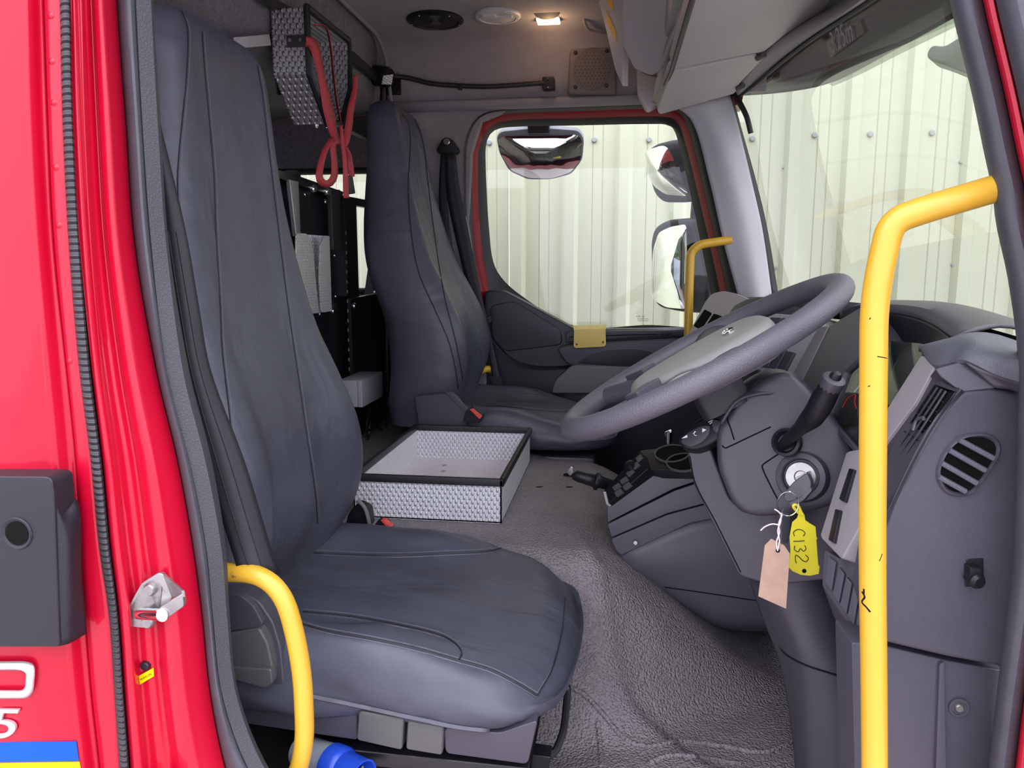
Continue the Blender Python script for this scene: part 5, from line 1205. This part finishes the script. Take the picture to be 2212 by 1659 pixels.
# ------------------------------------------------------------------ mirrors outside the far door
km = thing('kerb_mirror', 'wide convex kerb mirror hanging above the far door window', 'mirror', A(1165, 330, Y=2.35))
kpl = plane(A(1165, 330, Y=2.33), (.05, -1, -.62))
slab('shell', rnd([(1072, 296), (1082, 284), (1165, 276), (1250, 282), (1262, 300), (1258, 345), (1235, 376), (1190, 388), (1140, 388), (1100, 370), (1078, 330)], 10), (kpl[0] + V(0, .004, 0), kpl[1]), .03, 'mirror_shell_pale', km, .004)
def convex(name, poly, pl, bulge, m, parent, kx=1.0, n=14, fwd=.003):
    p, nq = pl; nq = nq if nq.dot(CAM - p) > 0 else -nq
    out = lin([AP(x, y, (p, nq)) for x, y in poly + [poly[0]]], 65)[:-1]; c = sum(out, V(0, 0, 0)) / 64; rows = []
    for j in range(n + 1):
        s = 1 - j / n * .97; rows.append([c + (q - c) * s + nq * (fwd + bulge * (1 - s * s)) for q in out])
    v, f = grid(rows, closed_u=True); f.append(tuple(len(v) - 64 + k for k in range(64))); return mesh(name, v, f, m, parent, 80)
convex('mirror_face', rnd([(1075, 302), (1086, 293), (1120, 293), (1165, 293), (1215, 292), (1248, 290), (1258, 304), (1254, 345), (1232, 372), (1190, 385), (1142, 384), (1104, 367), (1080, 330)], 6), kpl, .022, 'mirror_glass', km)
slab('bracket', [(1138, 250), (1186, 250), (1186, 288), (1140, 288)], PY(2.26), .06, 'plastic_black', km, .004)
tube('arm', [A(1162, 262, Y=2.28), V(A(1162, 262, Y=2.28).x, 2.22, 1.46), V(A(1162, 262, Y=2.28).x, 2.13, 1.50)], .02, 'plastic_black', km, 10)
wm = thing('wide_mirror', 'upper wide-angle door mirror with grey housing outside the far window', 'mirror', A(1450, 420, Y=2.40))
wpl = plane(A(1440, 375, Y=2.40), (-.72, -.66, -.10))
slab('shell', rnd([(1392, 330), (1412, 312), (1450, 302), (1478, 300), (1512, 300), (1516, 430), (1480, 438), (1430, 438), (1412, 420), (1400, 380)], 12), (wpl[0] + V(.02, .03, 0), wpl[1]), .09, 'mirror_shell', wm, .02, 4)
convex('mirror_face', rnd([(1395, 326), (1432, 314), (1444, 318), (1456, 340), (1474, 390), (1488, 414), (1486, 424), (1440, 420), (1414, 402), (1402, 375)], 8), wpl, .03, 'mirror_glass', wm, fwd=.006)
mm = thing('main_mirror', 'tall main door mirror with dark housing outside the far window', 'mirror', A(1465, 670, Y=2.40))
mpl = plane(A(1450, 570, Y=2.40), (-.75, -.66, 0))
slab('shell', rnd([(1404, 520), (1412, 490), (1440, 474), (1490, 470), (1526, 474), (1532, 600), (1528, 678), (1470, 674), (1420, 664), (1406, 640)], 14), (mpl[0] + V(.01, .015, 0), mpl[1]), .10, 'mirror_shell', mm, .02, 4)
convex('mirror_face', rnd([(1424, 502), (1450, 490), (1484, 484), (1486, 560), (1484, 668), (1440, 664), (1412, 648), (1408, 600), (1412, 540)], 8), mpl, .006, 'mirror_glass', mm, fwd=.004)
arm = tube('mirror_arm', [A(1506, 330, Y=2.40), A(1502, 440, Y=2.40), A(1500, 480, Y=2.40), A(1520, 560, Y=2.36), A(1540, 600, Y=2.25), A(1560, 620, Y=2.12)], .016, 'mirror_shell', None, 10, 24); tag(arm, 'dark tubular arm carrying the two far door mirrors', 'arm')

# ------------------------------------------------------------------ fittings on the near pillar
hn = thing('side_handle', 'black plastic handle moulding with a round hole on the red body side', 'handle', A(90, 1390, Y=-.02))
hp = PY(-.03)
slab('body', rnd([(-140, 1028), (100, 1030), (112, 1036), (116, 1070), (128, 1398), (-140, 1398)], 8), hp, .03, 'plastic_handle', hn, .006)
surf('chamfer', [[(112, 1036, -.028), (115, 1100, -.028), (122, 1250, -.028), (128, 1396, -.028)], [(122, 1088, -.02), (145, 1140, -.02), (150, 1250, -.02), (150, 1390, -.02)], [(124, 1090, .0), (168, 1080, .002), (178, 1250, .004), (188, 1368, .004)]], 'plastic_handle', hn, 20, 10, .004)
lathe('hole_rim', [(.0175, 0), (.0165, .0015), (.0135, .0005), (.0125, -.004)], A(37, 1152, Y=-.0305), (0, -1, 0), 'plastic_handle', hn, 30)
lathe('hole', [(.0128, 0), (.0128, .0004)], A(37, 1152, Y=-.0312), (0, -1, 0), 'ink', hn, 30)
b0 = PY(-.004)
oo = rnd([(-60, 1425), (60, 1424), (76, 1430), (82, 1446), (78, 1490), (66, 1505), (-60, 1506)], 10); oi = rnd([(-60, 1445), (58, 1444), (62, 1450), (60, 1480), (54, 1487), (-60, 1486)], 6)
fr_ring('model_badge', oo, .004, oi, .004, 'badge_silver', None, 80, b0, .004); bd = bpy.data.objects['model_badge']; thicken(bd, .004, -1); tag(bd, 'silver rounded badge character cut by the left edge, like a zero', 'badge')
b5 = text_on('model_badge', '5', A(-22, 1590, Y=-.002), A(56, 1592, Y=-.002), V(0, -1, 0), 'badge_silver', None, .002, italic=.3, hscale=.62); thicken(b5, .003, 0)
tag(b5, 'silver italic figure five badge below the rounded badge', 'badge')
bs = slab('livery_stripe', rnd([(-900, 1612), (164, 1602), (170, 1644), (-900, 1660)], 3), PY(-.0015), .001, 'decal_blue', None); tag(bs, 'blue livery stripe along the lower left body side', 'stripe')
b6 = slab('livery_stripe', [(-900, 1661), (171, 1646), (190, 1760), (-900, 1790)], PY(-.0015), .001, 'decal_yellow', None); tag(b6, 'yellow livery stripe below the blue one', 'stripe')
sk_ = thing('door_striker', 'bent steel door striker plate with pin bolted to the red pillar', 'striker', A(330, 1350, Y=.04))
s1 = min((RC(x, y, pil_)[0] for x, y in ((285, 1320), (300, 1340), (322, 1300), (345, 1260), (360, 1290), (340, 1330))), key=lambda p: p.y); sq = plane(s1 + V(0, -.004, 0), (.06, -1, 0))
slab('plate_base', rnd([(280, 1314), (306, 1264), (338, 1244), (366, 1290), (342, 1328), (320, 1352), (284, 1350)], 5), sq, .035, 'steel', sk_, .001)
slab('plate', rnd([(276, 1312), (305, 1260), (340, 1238), (352, 1240), (372, 1290), (345, 1330), (322, 1358), (280, 1354)], 5), sq, .005, 'steel', sk_, .0012)
sqo = (sq[0] + V(0, -.028, 0), sq[1])
prism('cheek', [AP(352, 1240, sq), AP(372, 1290, sq) , AP(394, 1290, sqo), AP(392, 1276, sqo)], V(-.6, -.8, .2).normalized(), .003, 'steel', sk_, .0008)
slab('arm', rnd([(394, 1282), (397, 1310), (352, 1342), (338, 1338), (336, 1322), (346, 1312)], 5), sqo, .006, 'steel', sk_, .001)
tube('pin', [AP(302, 1326, sq), AP(350, 1328, sqo)], .0065, 'chrome', sk_, 14)
lathe('pin_head', [(.0072, 0), (.0072, .002), (.004, .003)], AP(351, 1328, sqo), (0, -1, 0), 'chrome', sk_, 16)
for q in ((326, 1272), (322, 1342)): bolt(AP(q[0], q[1], (sq[0] + V(0, -.001, 0), sq[1])), (0, -1, 0), .0075, 'steel', sk_, 'screw')
s2 = RC(315, 1437, pil_); ss = bolt(s2[0], s2[1], .0058, 'black_metal', None, 'pillar_screw'); tag(ss, 'small dark screw in the red pillar above the yellow sticker', 'screw')
s3 = (min((RC(x, y, pil_)[0] for x, y in ((301, 1461), (331, 1444), (331, 1460), (303, 1478), (316, 1461))), key=lambda p: p.y), V(.05, -1, 0).normalized()); sp3 = (s3[0] + s3[1] * .001, s3[1])
stk = slab('mains_sticker', [(300, 1460), (331, 1443), (332, 1461), (302, 1479)], sp3, .0008, 'decal_yellow', None); tag(stk, 'tiny yellow MAINS ON sticker on the red pillar', 'sticker')
text_on('sticker_lettering', 'MAINS ON', AP(305, 1470, sp3), AP(328, 1457, sp3), s3[1], 'ink', stk, .0002)
pg = thing('power_plug', 'blue and grey three-pin mains plug under the driver seat edge', 'plug', A(760, 1650, Y=.19))
axp = V(1, -.50, .06).normalized(); pc0 = A(712, 1648, Y=.21)
lathe('grey_body', [(.022, -.06), (.024, -.02), (.026, .0), (.026, .012)], pc0, axp, 'plug_grey', pg, 24)
lathe('blue_shell', [(.028, .0), (.0285, .02), (.026, .024), (.024, .026), (.024, .062), (.0215, .062), (.021, .03), (.002, .03)], pc0 + axp * .004, axp, 'blue_plug', pg, 30)
for k in range(3):
    a = k * 2.1 + .4; d1 = axp.orthogonal().normalized(); d2 = axp.cross(d1); q = pc0 + axp * .034 + d1 * (.011 * math.cos(a)) + d2 * (.011 * math.sin(a))
    v, f = tube_vf([q, q + axp * .026], .0028, 8); mesh('pin', v, f, 'chrome', pg)

# ------------------------------------------------------------------ yard behind the vehicle, seen in the door mirror
ct = thing('storage_container', 'grey steel container reflected in the tall far mirror', 'container', (-11, 1.4, GZ))
rbox('body', (-13, .2, GZ), (-11, 2.2, GZ + 2.2), 'container_grey', ct, .02)
for k in range(5): rbox('corrugation', (-10.99, .35 + k * .38, GZ + .15), (-10.95, .55 + k * .38, GZ + 2.05), 'container_grey', ct, .01)
hv = []
hn_, hm_ = 40, 14
for j in range(hm_ + 1):
    for i in range(hn_ + 1):
        a = math.pi * j / hm_; y = -8 + 11 * i / hn_
        q = V(-16 + 1.0 * math.cos(a), y, GZ + 3.6 * math.sin(a) ** .5 if 0 < j < hm_ else GZ)
        q += V(noise.noise(q * 1.7), 0, noise.noise(q * 1.7 + V(5, 5, 5)) * (0 if j in (0, hm_) else 1)) * .5; hv.append(q)
hf = [(j * (hn_ + 1) + i, j * (hn_ + 1) + i + 1, (j + 1) * (hn_ + 1) + i + 1, (j + 1) * (hn_ + 1) + i) for j in range(hm_) for i in range(hn_)]
hg = mesh('hedge', hv, hf, 'hedge_green', None, 60); tag(hg, 'tall dark green hedge reflected in the far door mirror', 'hedge')
